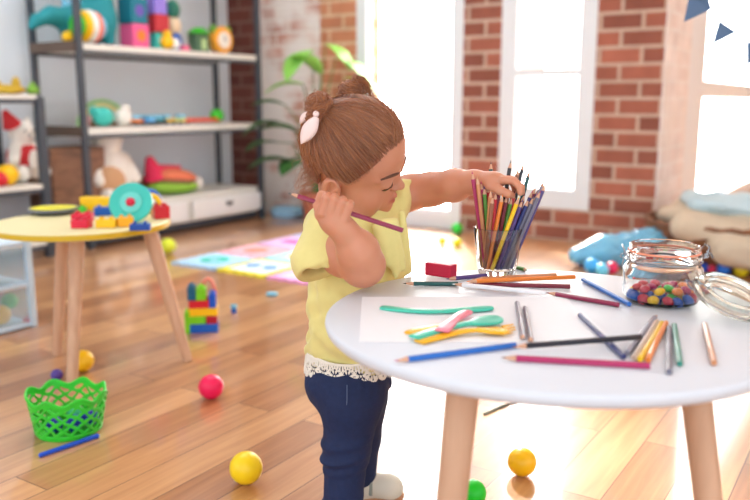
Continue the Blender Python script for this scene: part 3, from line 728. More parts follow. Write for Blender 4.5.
    def keep(uu, vv):
        fu = (uu*nfl) % 1-.5; fv = (vv-.52)/.46; x = fu*2; y = fv
        ex = .80+.17*abs(math.cos(PI*fu*1.0))
        if vv > ex: return False
        if vv < .10: return True
        r = math.hypot(x*.92, y); a = math.atan2(y, x)
        if r < .13: return True
        if r < .26: return False
        if r < .72: return math.cos(6*a) > -.35+ (r-.26)*.5 or r > .66
        if r < .92: return abs(math.sin(7*a)) > .35
        return abs(math.sin(uu*nfl*PI*6)) > .5 or r < 1.0
    lace = shell('lace_hem', lf, nfl*26, 30, keep, lm, root, .0016); lace['label'] = 'cream crochet lace hem with scalloped edge'
    # jeans
    jm = mat('dark_blue_denim', (26, 40, 78), .8, var=.22, scale=120, bump=.25)
    J = Field((-.16, 1.17, .02), (.12, 1.47, .36), .002)
    jf = lambda X, Y, Z: .0016*np.sin(95*Z+22*X+12*np.sin(30*X+18*Y))+.001*np.sin(60*X+90*Z)
    J.ell(P(349, 378, 1.315), (.073, .066, .060), None, .02, wob=jf)
    J.cap(P(343, 384, 1.30), P(351, 400, 1.282), .060, .052, .02)
    def cuffs(a, b, ra, rb):
        J.cap(a, b, ra, rb, .015)
        for t in (.0,): pass
    cuffs(P(352, 398, 1.282), nk, .053, .0385); cuffs(nk, na, .0375, .0325)
    cuffs(P(360, 398, 1.345), fk, .050, .036); cuffs(fk, fa, .036, .030)
    for (c, r_, w_) in ((P(344, 454, 1.272), .0425, .009), (P(345, 464, 1.272), .0375, .006), (P(346, 438, 1.277), .0435, .007), (P(341, 500, 1.264), .036, .007)):
        J.ell(c, (r_, r_, w_), [[.98, 0, .2], [0, 1, 0], [-.2, 0, .98]], .009)
    jn = put(J.obj('jeans', jm, root, 2))
    st_ = mat('denim_stitching', (84, 98, 130), .8)
    bm = bmesh.new(); tube(bm, [P(x, y, Y_) for x, y, Y_ in ((347, 385, 1.2285), (347, 400, 1.2275), (346, 415, 1.2285), (346, 430, 1.2335), (346, 441, 1.236))], .0009, 5); put(new_obj('side_seam', bm, st_, root))
    # shoes
    sm = mat('cream_canvas', (226, 220, 204), .8, bump=.2); so = mat('tan_rubber_sole', (190, 140, 104), .7); ss = mat('grey_green_strap', (150, 156, 146), .7)
    for a in (fa, na):
        sh_ = empty('shoe'); sh_.parent = root; sh_.location = Vector((a.x, a.y, 0))-root.location
        Fs = Field((-.05, -.04, .0), (.10, .04, .085), .0018)
        Fs.ell((-.002, 0, .030), (.032, .027, .034), None, .01); Fs.cap((.0, 0, .026), (.052, 0, .024), .025, .0235, .012); Fs.ell((.052, 0, .022), (.028, .026, .022), None, .01)
        Fs.cap((0, 0, .045), (-.004, 0, .11), .0225, .024, .003, sub=True)
        q = Fs.obj('upper', sm, sh_, 2)
        bm = bmesh.new(); lathe(bm, [(0, 0), (.98, 0), (1.03, .006), (1.03, .011), (.96, .013), (0, .013)], 40)
        for v in bm.verts:
            x = v.co.x; v.co.x = .025+x*.056; v.co.y *= .0275*(1-.12*(x < 0)*abs(x))
        new_obj('sole', bm, so, sh_)
        bm = bmesh.new(); tube(bm, [Vector((.020, .027*math.cos(t), .018+.034*math.sin(t))) for t in np.linspace(.1, PI-.1, 14)], .0035, 8); new_obj('strap', bm, ss, sh_)
        a.z = a.z
    return dict(Hc=Hc, e1=e1)
CH = build_child()

# ------------------------------------------------------------------ pencils
PW = mat('bare_pencil_wood', (212, 162, 132), .7)
PC = {}
def pmat(n, rgb): 
    if n not in PC: PC[n] = mat('pencil_'+n, rgb, .28, var=.02, coat=.3)
    return PC[n]
COLS = dict(burgundy=(138, 28, 66), maroon=(122, 34, 52), magenta=(178, 40, 96), red=(196, 32, 44), orange=(232, 128, 44), tan=(204, 136, 92), yellow=(242, 196, 24),
            green=(92, 148, 60), darkgreen=(24, 82, 80), teal=(52, 138, 120), blue=(26, 104, 190), navy=(40, 52, 112), purple=(88, 66, 124), black=(34, 36, 46), grey=(112, 108, 124), silver=(150, 148, 162),
            white=(232, 230, 232), brown=(150, 92, 66), beige=(196, 170, 150), violet=(70, 58, 120))
def pencil(tip, end, col, label, group=None, r=.0036, lead=None, tl=.016):
    tip = Vector(tip); end = Vector(end); d = (end-tip).normalized(); L_ = (end-tip).length
    x, y, z = frame_of(d); R4 = Matrix((x, y, z)).transposed()
    o = empty('colored_pencil', end, 0, label, 'pencil', group); o.rotation_mode = 'QUATERNION'
    o.rotation_quaternion = R4.to_quaternion()
    m = pmat(col, COLS[col]); lm_ = pmat(lead or col, COLS[lead or col])
    bm = bmesh.new(); cone(bm, (0, 0, 0), (0, 0, -(L_-tl)), r, r, 6); new_obj('shaft', bm, m, o, bevel=.0004)
    bm = bmesh.new(); cone(bm, (0, 0, -(L_-tl)+.0005), (0, 0, -(L_-.005)), r*.93, r*.34, 12); new_obj('sharpened_wood', bm, PW, o)
    bm = bmesh.new(); cone(bm, (0, 0, -(L_-.005)), (0, 0, -L_), r*.34, r*.05, 10); new_obj('lead', bm, lm_, o)
    return o
def flat(tx, ty, ex, ey, col, label, h=0.0, group=None, r=.0036, he=None, **k):
    a = G(tx, ty, HT+r+h); b = G(ex, ey, HT+r+(h if he is None else he)); return pencil(a, b, col, label, group, r, **k)
e1 = CH['e1']; hc = CH['Hc']
pencil(P(288, 193, 1.124), P(403, 230.5, 1.120), 'burgundy', 'burgundy pencil gripped in the fist of the child, beside her cheek', lead='black', tl=.014)
flat(403, 283.5, 458, 284, 'darkgreen', 'dark green pencil behind the teal knife, tip towards the child', lead='black')
flat(452, 284, 546, 293, 'white', 'white pencil behind the sheet of paper, leading to the burgundy one', h=.0035)
flat(546, 292.5, 619, 305, 'burgundy', 'burgundy pencil right of the glass, pointing at the white pencil end')
flat(462, 284, 570, 286.5, 'maroon', 'maroon pencil under the two orange pencils by the glass')
flat(446, 279, 487, 275.5, 'purple', 'short dark purple pencil half behind the glass base, left side')
flat(466, 281.5, 575, 277, 'orange', 'upper bright orange pencil lying in front of the glass', h=.0074)
flat(472, 279.5, 556, 275, 'tan', 'dull orange pencil lying just behind the bright orange one', h=.0035)
flat(631, 305, 583, 279.5, 'blue', 'bright blue pencil lying between glass and candy jar, tip at the jar', tl=.004)
flat(523, 340, 517, 303, 'silver', 'left one of the two short grey pencils on the paper', tl=.012)
flat(531, 343, 525, 308, 'grey', 'right one of the two short grey pencils on the paper', tl=.012)
flat(625, 358, 580, 315, 'navy', 'dark blue pencil crossing under the long black pencil', tl=.004)
flat(512, 347, 641, 337, 'black', 'long black pencil crossing over the dark blue pencil', h=.0074, lead='brown')
flat(394, 361, 516, 345, 'blue', 'long blue pencil at the near table edge, tip pointing at the shirt hem', lead='magenta')
flat(501, 357.5, 650, 366, 'magenta', 'long magenta pencil at the near edge of the table', lead='brown', r=.0039)
flat(657, 315, 627, 353, 'silver', 'silver pencil, leftmost of the fan of pencils on the right', h=.0)
flat(658, 320, 634, 358, 'beige', 'beige pencil between the silver and yellow ones in the fan', tl=.01)
flat(663, 321, 640, 359.5, 'yellow', 'pale yellow pencil in the fan on the right of the table', tl=.01, lead='yellow')
flat(667, 321, 648, 360, 'orange', 'orange pencil in the fan, beside the pale yellow one', tl=.01)
flat(669, 326, 669, 372, 'grey', 'grey pencil standing apart, left of the small green one', tl=.01)
flat(674, 323, 680, 364, 'teal', 'small teal green pencil right of the grey pencil', tl=.01)
flat(704, 322, 714, 363, 'tan', 'tan brown pencil lying alone nearest the right edge', tl=.012)
flat(528, 270.5, 512, 266, 'green', 'short green pencil lying behind the glass, right side', tl=.008)
# ------------------------------------------------------------------ glass of pencils
gc = G(497, 272.5, HT); gc.y = min(gc.y, 1.30); gc.x = (497-375)/F_PX*(gc.y*math.cos(PITCH)+(H-HT)*math.sin(PITCH))
bm = bmesh.new(); lathe(bm, [(0, 0), (.0300, 0), (.0315, .003), (.0405, .076), (.0401, .0772), (.0393, .0765), (.0305, .009), (.028, .0075), (0, .0075)], 64)
tag(new_obj('glass_tumbler', bm, GLASS, None, loc=(gc.x, gc.y, HT+.0002)), 'clear glass tumbler packed with pencils at the back of the table', 'glass')
def gp(tx, ty, Yt, bx, dy, col, label, lead=None):
    """tip seen at (tx,ty) at distance Yt; the blunt end stands on the glass bottom"""
    zb = HT+.011; b = Vector((gc.x+bx, gc.y+dy, zb)); pencil(P(tx, ty, Yt), b, col, label, 'pencils standing in the glass', r=.0035, lead=lead or col, tl=.013)
gp(472, 171, 1.295, -.019, .004, 'magenta', 'magenta pencil in the glass, leftmost of all')
gp(477, 176, 1.285, -.017, -.006, 'tan', 'light brown pencil in the glass, second from the left')
gp(484, 186, 1.288, -.012, -.002, 'green', 'mid green pencil in the glass, left of the red one', 'purple')
gp(491, 189, 1.272, -.021, -.010, 'tan', 'front brown pencil in the glass, left of the red one')
gp(496, 191, 1.276, -.014, -.013, 'red', 'bright red pencil at the front of the glass')
gp(503, 193.5, 1.270, -.018, -.015, 'orange', 'orange brown pencil in the glass, right of the red one')
gp(507, 194, 1.280, -.006, -.010, 'maroon', 'maroon pencil in the glass, right of the orange brown one')
gp(512, 196, 1.286, -.002, -.004, 'green', 'green pencil in the glass, just behind the yellow one', 'tan')
gp(519.5, 196, 1.256, -.012, -.023, 'yellow', 'yellow pencil slanting across the front of the glass')
gp(523, 199, 1.272, -.003, -.018, 'purple', 'purple pencil in the glass, right of the yellow one')
gp(529, 198, 1.276, .003, -.016, 'navy', 'navy pencil in the glass, right of the purple one')
gp(534, 196, 1.280, .008, -.012, 'grey', 'grey pencil in the glass, right of the navy one')
gp(538, 193, 1.286, .012, -.009, 'silver', 'silver pencil in the glass, slanting far to the right', 'magenta')
gp(545, 179, 1.300, .018, -.004, 'silver', 'rightmost silver pencil in the glass with a purple lead', 'purple')
gp(543, 183, 1.312, .019, .004, 'violet', 'dark violet pencil at the right edge of the glass', 'magenta')
gp(540, 187, 1.322, .014, .010, 'purple', 'purple pencil at the right back of the glass', 'magenta')
gp(511, 160, 1.322, -.002, .016, 'black', 'black pencil in the glass, tallest and farthest left of the dark ones')
gp(519, 167, 1.318, .002, .010, 'brown', 'brown pencil in the glass standing between tall black ones', 'black')
gp(524, 162, 1.328, .006, .018, 'black', 'black pencil in the glass, middle of the tall dark ones')
gp(530.5, 169, 1.330, .012, .017, 'darkgreen', 'dark green pencil in the glass, right of the tall black ones', 'black')
gp(491, 161, 1.325, -.012, .014, 'darkgreen', 'dark green pencil rising behind the reaching hand', 'black')
gp(479, 186, 1.300, -.020, .006, 'yellow', 'mustard pencil low on the left side of the glass', 'tan')
gp(515, 190, 1.300, .004, .0, 'red', 'dark red pencil deep in the middle of the glass', 'maroon')
for a_ in ((474, 177, 1.302, -.024, .010, 'brown', 'brown pencil at the far left back of the glass'), (481, 181, 1.292, -.016, .012, 'magenta', 'magenta pencil behind the green one on the left of the glass'),
           (488, 184, 1.296, -.008, .008, 'red', 'scarlet pencil behind the front brown one in the glass'), (509, 187, 1.310, .0, .012, 'brown', 'brown pencil behind the fingertips in the glass'),
           (525, 193, 1.292, .006, -.006, 'maroon', 'maroon pencil behind the purple and navy ones'), (533, 190, 1.296, .011, .0, 'violet', 'dark violet pencil behind the grey one in the glass'),
           (536, 186, 1.306, .015, .008, 'burgundy', 'burgundy pencil at the right of the glass among purple tips'), (541, 190, 1.276, .014, -.014, 'grey', 'dark grey pencil at the front right of the glass'),
           (546, 183, 1.290, .021, -.008, 'violet', 'violet pencil leaning over the right rim of the glass'),
           (493, 195, 1.262, -.022, -.014, 'brown', 'short brown pencil at the front left of the glass')):
    gp(*a_, lead='magenta' if a_[0] > 530 else None)
gp(499, 186, 1.302, -.006, .004, 'burgundy', 'burgundy pencil under the fingertips of the reaching hand')
# ------------------------------------------------------------------ sheet of paper, block
pa, pb, pc, pd = G(362, 297, HT+.0006), G(566, 297, HT+.0006), G(604, 343, HT+.0006), G(359, 342, HT+.0006)
bm = bmesh.new(); T4 = Matrix.Identity(4); prism(bm, [(v.x, v.y) for v in (pd, pc, pb, pa)], .0005, Matrix.Translation((0, 0, HT+.0003)))
tag(new_obj('paper_sheet', bm, mat('white_paper', (240, 241, 244), .9, var=.01), smooth=False), 'blank white sheet of paper under the plastic cutlery', 'paper')
k0, k1 = G(428, 275, HT), G(454, 279, HT)
bm = bmesh.new(); R = rotz(math.atan2((k1-k0).y, (k1-k0).x)); box(bm, (k0+k1)/2+Vector((0, .006, .0115)), ((k1-k0).length, .020, .021), R)
for v in bm.verts:
    if v.co.z < HT+.005 and v.co.x < (k0.x+k1.x)/2: v.co.z += .0
tag(new_obj('toy_block', bm, plastic('crimson_block', (200, 34, 70), .45), smooth=False, bevel=.0015), 'crimson wedge block on the table between child and glass', 'toy block')

# ------------------------------------------------------------------ plastic cutlery
def path_strip(name, pts, m, label, cat, extra=None, hs=None):
    """pts: (px,py,halfwidth,height)"""
    bm = bmesh.new(); q = [(G(a, b, HT+h), w_) for a, b, w_, h in pts]; top = []; bot = []
    cs = [p for p, _ in q]
    for i, (p, w_) in enumerate(q):
        d = (cs[min(i+1, len(cs)-1)]-cs[max(i-1, 0)]); d.z = 0; d.normalize(); n = Vector((-d.y, d.x, 0)); th_ = .0034; w_ = w_*1.5
        top.append([bm.verts.new(p+n*w_*s+Vector((0, 0, th_*(1-.35*abs(s))))) for s in (-1, -.5, 0, .5, 1)]); bot.append([bm.verts.new(p+n*w_*s-Vector((0, 0, th_*.5))) for s in (-1, -.5, 0, .5, 1)])
    for rows, fl_ in ((top, 0), (bot, 1)):
        for a, b in zip(rows, rows[1:]):
            for j in range(4): f_ = (a[j], a[j+1], b[j+1], b[j]); bm.faces.new(f_[::-1] if fl_ else f_)
    for i in range(len(top)-1):
        for j in (0, 4): bm.faces.new((top[i][j], top[i+1][j], bot[i+1][j], bot[i][j]))
    for i in (0, -1):
        for j in range(4): bm.faces.new((top[i][j], top[i][j+1], bot[i][j+1], bot[i][j]))
    return bm
TL2 = plastic('sea_green_plastic', (74, 196, 168)); YO = plastic('amber_plastic', (248, 184, 34)); PK = plastic('rose_plastic', (240, 132, 152))
def cutlery(name, handle, head, m, label, cat, tines=None, teeth=None):
    c = G(handle[0][0], handle[0][1], HT); r = empty(name, c, 0, label, cat)
    b = path_strip('handle', handle, m, '', ''); o = new_obj('handle', b, m, r, ang=60); o.location = -c; o.modifiers.new('s', 'SUBSURF').levels = 1
    if head:
        b = path_strip('head', head, m, '', ''); o = new_obj({'spoon': 'bowl', 'fork': 'tines_base', 'knife': 'blade'}[cat], b, m, r, ang=60); o.location = -c; o.modifiers.new('s', 'SUBSURF').levels = 1
    if tines:
        for (a, b_, c_, d_) in tines:
            b = bmesh.new(); tube(b, [G(a, b_, HT+.006), G((a+c_)/2, (b_+d_)/2, HT+.0045), G(c_, d_, HT+.003)], [.0016, .0014, .001], 8); o = new_obj('tine', b, m, r); o.location = -c
    return r
cutlery('plastic_fork', [(418, 342.5, .0055, .002), (421, 341.5, .0062, .002), (440, 337, .0050, .004), (462, 331, .0036, .006), (480, 330, .0036, .007)],
        [(472, 330.3, .0034, .0068), (479, 330, .0036, .007), (490, 331, .0075, .006), (499, 331, .0090, .006), (504, 330, .0088, .006)], YO, 'amber yellow plastic fork, nearest of the cutlery on the paper', 'fork',
        tines=[(502, 326.5, 513, 324.5), (503, 329, 515, 327), (504, 331.5, 515, 329.5), (503, 334, 512, 332.5)])
cutlery('plastic_spoon', [(408, 334, .0050, .002), (412, 332, .0056, .002), (430, 329, .0050, .003), (452, 324, .0036, .005), (464, 322, .003, .005)], None, YO, 'amber yellow plastic spoon handle under the green spoon', 'spoon')
cutlery('plastic_spoon', [(413, 338, .0056, .006), (417, 336.5, .0064, .006), (436, 331, .0058, .0075), (458, 325, .0042, .0085), (474, 323, .0045, .0085)],
        [(465, 324.2, .0040, .0083), (472, 323.5, .0045, .0085), (480, 322.5, .0105, .0080), (489, 320.5, .0135, .0075), (496, 318.5, .0100, .008), (499, 317.5, .0045, .0085)], TL2, 'sea green plastic spoon lying over the yellow fork', 'spoon')
cutlery('plastic_knife', [(381, 307.5, .0035, .002), (384, 308, .0062, .002), (400, 310, .0052, .003), (425, 312, .0040, .004), (446, 311.5, .0034, .004)],
        [(438, 311.8, .0034, .004), (448, 311.2, .0042, .004), (466, 310, .0066, .004), (480, 309, .0070, .004), (490, 308.5, .0055, .004), (493, 308, .002, .004)], TL2, 'sea green plastic knife farthest back on the paper', 'knife')
r = cutlery('plastic_knife', [(441, 332, .0070, .010), (446, 327, .0066, .011), (452, 322, .0052, .011), (457, 318, .0045, .0105)],
            [(453, 321, .0045, .0108), (461, 315, .0062, .0095), (467, 312.5, .0060, .0085), (470, 311.5, .003, .008)], PK, 'pink plastic knife lying across the green spoon', 'knife')

# ------------------------------------------------------------------ candy jar and lid
jc = G(661, 301.5, HT); JR = .0545
jar = empty('glass_jar', jc, 0, 'open clip top glass jar with candy inside, on the right of the table', 'jar')
bm = bmesh.new(); lathe(bm, [(0, .0005), (.040, .0005), (.049, .004), (.0535, .012), (.0545, .022), (.0545, .043), (.053, .051), (.049, .056), (.0475, .059), (.0475, .063), (.0505, .0645), (.0505, .0695), (.0475, .071),
    (.0475, .0820), (.0460, .0830), (.0445, .0820), (.0445, .057), (.0495, .050), (.0520, .042), (.0520, .018), (.049, .008), (.040, .0045), (0, .004)], 72); new_obj('jar_body', bm, GLASS, jar)
bm = bmesh.new(); tube(bm, [Vector((.0478*math.cos(t), .0478*math.sin(t), .0735)) for t in np.linspace(0, 2*PI, 48, endpoint=False)], .0016, 8, True); new_obj('rubber_seal', bm, plastic('salmon_rubber', (240, 150, 120), .5), jar)
WIRE = mat('steel_wire', (150, 152, 156), .25, metal=1)
bm = bmesh.new(); tube(bm, [Vector((.0512*math.cos(t), .0512*math.sin(t), .0610)) for t in np.linspace(0, 2*PI, 48, endpoint=False)], .0011, 8, True); new_obj('wire_ring', bm, WIRE, jar)
for s in (-1, 1):
    bm = bmesh.new(); x0 = s*.0525
    tube(bm, [Vector((x0, -.010, .064)), Vector((x0+s*.004, -.010, .072)), Vector((x0+s*.008, -.006, .080)), Vector((x0+s*.006, .004, .082)), Vector((x0+s*.002, .008, .074)), Vector((x0, .006, .064))], .0012, 8)
    tube(bm, [Vector((x0+s*.005, -.010, .072)), Vector((x0+s*.010, -.014, .058)), Vector((x0+s*.006, -.018, .030))] if s < 0 else [Vector((x0+s*.005, -.004, .074)), Vector((x0+s*.012, -.004, .070)), Vector((x0+s*.014, -.008, .064))], .0012, 8)
    tube(bm, [Vector((x0-.002, 0, .068))+Vector((s*.006+.003*math.cos(t), -.008, .003*math.sin(t))) for t in np.linspace(0, 2*PI, 10, endpoint=False)], .001, 6, True)
    new_obj('wire_clasp', bm, WIRE, jar)
cc = [RED, BLUE, YEL, GRN, ORG, plastic('candy_red', (200, 30, 60)), plastic('candy_blue', (30, 80, 170)), YEL, plastic('candy_magenta', (190, 30, 90))]
cn = ['red', 'blue', 'yellow', 'green', 'orange', 'crimson', 'dark blue', 'yellow', 'magenta']
k = 0; lay = [(.0105, ((.040, 15), (.022, 8), (0, 1))), (.0215, ((.033, 9), (.014, 3)))]
for z, rings in lay:
    for rr, n in rings:
        for i in range(n):
            a = 2*PI*i/n+z*37+random.uniform(-.1, .1); ci = random.randrange(9)
            bm = bmesh.new(); ball(bm, (0, 0, 0), (.0078, .0078, .0056), u=16, v=10); o = new_obj('candy', bm, cc[ci]); o.location = (jc.x+rr*math.cos(a), jc.y+rr*math.sin(a), HT+z+random.uniform(-.001, .001))
            o.rotation_euler = (random.uniform(-.5, .5), random.uniform(-.5, .5), 0); tag(o, f'{cn[ci]} button candy lying in the glass jar', 'candy', f'{cn[ci]} candies in the glass jar'); k += 1
lc = G(730, 300, HT+.024); lid = empty('jar_lid', lc, 0, 'clear glass jar lid resting tilted on the table at the right edge', 'lid', rot=(math.radians(20), math.radians(13), math.radians(-6)))
bm = bmesh.new(); lathe(bm, [(0, .004), (.034, .004), (.037, .002), (.048, .001), (.0500, .004), (.0500, .009), (.047, .012), (.037, .012), (.034, .0155), (.031, .012), (0, .0105)], 64); new_obj('lid_disc', bm, mat('greenish_glass', (238, 250, 246), .02, var=0, trans=1), lid)
bm = bmesh.new(); tube(bm, [Vector((.0508*math.cos(t), .0508*math.sin(t), .007)) for t in np.linspace(0, 2*PI, 48, endpoint=False)], .0011, 8, True)
tube(bm, [Vector((-.0505, .010, .007)), Vector((-.060, .008, .010)), Vector((-.060, -.008, .010)), Vector((-.0505, -.010, .007))], .0011, 8); new_obj('wire_ring', bm, WIRE, lid)

# ------------------------------------------------------------------ toys on the shelves
def sobj(name, bm, m, label, cat, loc, group=None, rz=0, **k):
    o = new_obj(name, bm, m, None, loc=loc, **k); o.rotation_euler = (0, 0, rz); return tag(o, label, cat, group)
def px2m(p, n): return n*(p-EYE).length/F_PX
def facing(p): return math.atan2(-p.x, p.y)      # turn towards the lens side of the room
# teal dinosaur plush on the top board
p = sp(100, z_top, .17); q = px2m(p, 1)
bm = bmesh.new()
D = Field((-.55, -.11, 0), (.25, .12, .48), .006)
D.cap((.02, 0, .13), (-.12, 0, .11), .10, .08, .04); D.cap((.0, 0, .14), (.08, 0, .33), .08, .05, .05); D.cap((.08, 0, .34), (.15, 0, .34), .055, .035, .03)
D.chain([(-.12, 0, .11), (-.25, 0, .13), (-.33, 0, .10), (-.36, 0, .07)], [.07, .04, .025, .016], .03)
for x in (-.13, .05):
    for y in (-.045, .045): D.cap((x, y, .10), (x, y, .034), .034, .032, .02)
dn = D.obj('body', DTEAL, None, 2)
dino = empty('plush_dinosaur', p, srot, 'large teal plush dinosaur with a long tail on the top board', 'soft toy'); dn.parent = dino
for k in range(6):
    bm = bmesh.new(); x = -.16+k*.045; z = .185+max(0, k-2.5)*.045; cone(bm, (x, 0, z), (x-.02, 0, z+.05), .022, .003, 10); new_obj('back_spike', bm, LBLUE, dino)
# yellow chick shape, white ball in front
p = sp(94, z_top, .055); r_ = px2m(p, 15)
c_ = empty('plush_chick', p, srot, 'round plush toy in yellow, white and pink panels in front of the teal dinosaur', 'soft toy')
for i, m_ in enumerate((GRN, YEL, WHT, plastic('coral_plush', (238, 130, 110), .8), LBLUE)):
    bm = bmesh.new(); w_ = .38; lathe(bm, [(0, -r_)]+[(r_*math.cos(t), r_*math.sin(t)) for t in np.linspace(-1.4, 1.4, 14)]+[(0, r_)], 24)
    bmesh.ops.scale(bm, vec=(.36, 1, 1), verts=bm.verts)
    o = new_obj('panel', bm, m_, c_); o.location = (( i-2)*r_*.38, 0, r_*(1)); s_ = math.sqrt(1-((i-2)*.36)**2); o.scale = (1, s_, s_)
    if i == 0: pass
for i, ch in enumerate([c for c in c_.children]): ch.location.z = r_
p = sp(73, z_top, .09); bm = bmesh.new(); r_ = px2m(p, 5); ball(bm, (0, 0, r_), r_); ball(bm, (r_, 0, r_*1.9), r_*.6); cone(bm, (r_*1.5, 0, r_*1.9), (r_*2.2, 0, r_*1.8), r_*.2, .001, 8)
sobj('toy_duck', bm, YEL, 'little yellow rubber duck at the left end of the top board', 'rubber duck', p, rz=srot)
# stacked play blocks
def blk(px_, z0, w_px, h_px, m_, label, back=.12, pat=None):
    p = sp(px_, z0, back); w_ = px2m(p, w_px); h_ = px2m(p, h_px); bm = bmesh.new(); box(bm, (0, 0, h_/2), (w_, w_, h_)); o = sobj('play_block', bm, m_, label, 'toy block', p, 'picture blocks stacked on the top board', rz=srot, smooth=False, bevel=.006)
    if pat:
        bm = bmesh.new(); cone(bm, (0, -w_/2-.001, h_/2), (0, -w_/2+.002, h_/2), w_*.28, w_*.28, 24); new_obj('round_motif', bm, pat, o)
    return z0+h_
DBT = plastic('deep_teal_card', (22, 120, 140), .6)
z1 = blk(139, z_top, 19, 21, plastic('hot_pink_card', (238, 96, 150), .6), 'pink picture block, lowest of the left stack', pat=ORG)
z1 = blk(138.5, z1+.001, 19, 23, DBT, 'dark teal picture block on top of the pink one', pat=PURP)
z1 = blk(161, z_top, 14, 15, TEAL, 'turquoise block at the foot of the right stack', pat=WHT)
z1 = blk(161, z1+.001, 17, 16, plastic('brick_red_card', (190, 48, 58), .6), 'dark red block in the middle of the right stack')
z1 = blk(161, z1+.001, 15, 15, plastic('lavender_card', (150, 130, 220), .6), 'lavender block on top of the red one')
p = sp(171, z_top, .055); r_ = px2m(p, 6); bm = bmesh.new(); ball(bm, (0, 0, r_), (r_*1.2, r_, r_)); ball(bm, (0, 0, r_*2.1), r_*.75)
ch = sobj('toy_bird', bm, YEL, 'yellow toy bird with a white belly in front of the right stack', 'toy animal', p, rz=srot)
bm = bmesh.new(); ball(bm, (r_*1.3, -r_*.2, r_*.9), (r_, r_*.7, r_*.9)); new_obj('belly', bm, WHT, ch)
# curly toy figure: green head, cream body, blue feet
p = sp(177.5, z_top, .17); fg = empty('toy_figure', p, srot, 'standing toy figure in green, cream and blue right of the stacked blocks', 'toy figure')
for nm, m_, z_, r_ in (('base', BLUE, .05, .055), ('torso', plastic('cream_plastic', (238, 216, 180)), .14, .05), ('hat', plastic('bottle_green', (30, 120, 100)), .23, .05)):
    bm = bmesh.new(); ball(bm, (0, 0, z_), (r_*.9, r_*.8, r_*1.1)); new_obj(nm, bm, m_, fg)
# green toy and orange clock
p = sp(202, z_top, .12); r_ = px2m(p, 8)
c_ = empty('toy_house', p, srot, 'dark green toy house with a leafy roof beside the orange toy clock', 'toy house')
bm = bmesh.new(); box(bm, (0, 0, r_*1.05), (r_*2, r_*1.6, r_*2.1)); new_obj('wall', bm, plastic('olive_green', (92, 122, 92), .6), c_, bevel=.006, smooth=False)
bm = bmesh.new(); cone(bm, (0, 0, r_*2.1), (0, 0, r_*2.8), r_*1.5, r_*.6, 8); new_obj('roof', bm, GRN, c_)
bm = bmesh.new(); box(bm, (0, -r_*.8, r_*.9), (r_*.7, .006, r_*1.2)); new_obj('door', bm, plastic('pale_green', (190, 214, 150)), c_, smooth=False)
p = sp(223, z_top, .12); r_ = px2m(p, 12.5)
c_ = empty('toy_clock', p, srot, 'round orange toy clock with a cream face at the right end', 'toy clock')
bm = bmesh.new(); cone(bm, (0, .03, r_), (0, -.03, r_), r_, r_, 40); new_obj('case', bm, plastic('amber_case', (244, 168, 50)), c_, bevel=.006)
bm = bmesh.new(); cone(bm, (0, -.03, r_), (0, -.036, r_), r_*.62, r_*.62, 32); new_obj('face', bm, CREAM, c_)
for s in (-1, 1):
    bm = bmesh.new(); ball(bm, (s*r_*.75, 0, r_*1.8), r_*.3); new_obj('bell', bm, plastic('leaf_green_bell', (110, 170, 60)), c_)
bm = bmesh.new(); box(bm, (0, -.038, r_*1.15), (.006, .003, r_*.4)); box(bm, (r_*.14, -.038, r_), (r_*.3, .003, .006)); new_obj('clock_hands', bm, DARKM, c_, smooth=False)
p = sp(188, z_top, .06); bm = bmesh.new(); box(bm, (0, 0, .014), (.05, .03, .028)); sobj('play_block', bm, PINK, 'tiny pink block at the front of the top board', 'toy block', p, rz=srot, smooth=False, bevel=.003)
# middle board
p = sp(103, z_mid, .22)
c_ = empty('toy_rainbow', p, srot, 'pastel wooden rainbow arch at the left end of the middle board', 'toy')
for i, m_ in enumerate((plastic('pastel_green', (150, 200, 130)), plastic('pastel_yellow', (242, 226, 140)), plastic('pastel_pink', (240, 180, 180)))):
    bm = bmesh.new(); R_o = .13-.025*i; tube(bm, [Vector((R_o*1.2*math.cos(t), 0, R_o*math.sin(t)+.0)) for t in np.linspace(0, PI, 20)], .011, 8); new_obj('arch', bm, m_, c_)
p = sp(103, z_mid, .08); bm = bmesh.new(); ball(bm, (0, 0, .05), (.06, .045, .05)); ball(bm, (-.05, 0, .075), .028); c_ = sobj('toy_elephant', bm, TEAL, 'turquoise rounded toy animal under the pastel rainbow', 'toy animal', p, rz=srot)
p = sp(123, z_mid, .08); bm = bmesh.new(); ball(bm, (0, 0, .045), (.048, .045, .045)); ball(bm, (.02, 0, .085), .026); c_ = sobj('toy_lamb', bm, CREAM, 'white rounded toy animal right of the turquoise one', 'toy animal', p, rz=srot)
def car(px_, m_, label, L_=.10, h_=.04, back=.10, board=None):
    p = sp(px_, board or z_mid, back); c_ = empty('toy_car', p, srot, label, 'toy car', 'toy cars in a row on the middle board')
    bm = bmesh.new(); box(bm, (0, 0, h_*.55), (L_, .045, h_*.5)); new_obj('chassis', bm, m_, c_, smooth=False, bevel=.006)
    bm = bmesh.new(); box(bm, (-L_*.05, 0, h_*1.05), (L_*.5, .04, h_*.6)); new_obj('cabin', bm, LBLUE if m_ != LBLUE else WHT, c_, smooth=False, bevel=.006)
    for x in (-.3, .3):
        for y in (-.022, .022):
            bm = bmesh.new(); cone(bm, (x*L_, y-.004, h_*.27), (x*L_, y+.004, h_*.27), h_*.26, h_*.26, 14); new_obj('wheel', bm, DARKM, c_)
car(136, ORG, 'orange toy car, leftmost in the row of cars'); car(145.5, BLUE, 'dark blue toy car between orange and light blue ones', .07); car(150, plastic('sky_toy', (90, 170, 230)), 'small sky blue toy car in the row', .05, back=.06)
car(158, plastic('pine_green', (20, 110, 110)), 'dark teal toy car left of the yellow one', .09); car(167, YEL, 'bright yellow toy car, right of the dark teal one', .08); car(181, plastic('pale_lemon', (236, 232, 120)), 'pale lemon toy car left of the red train', .10)
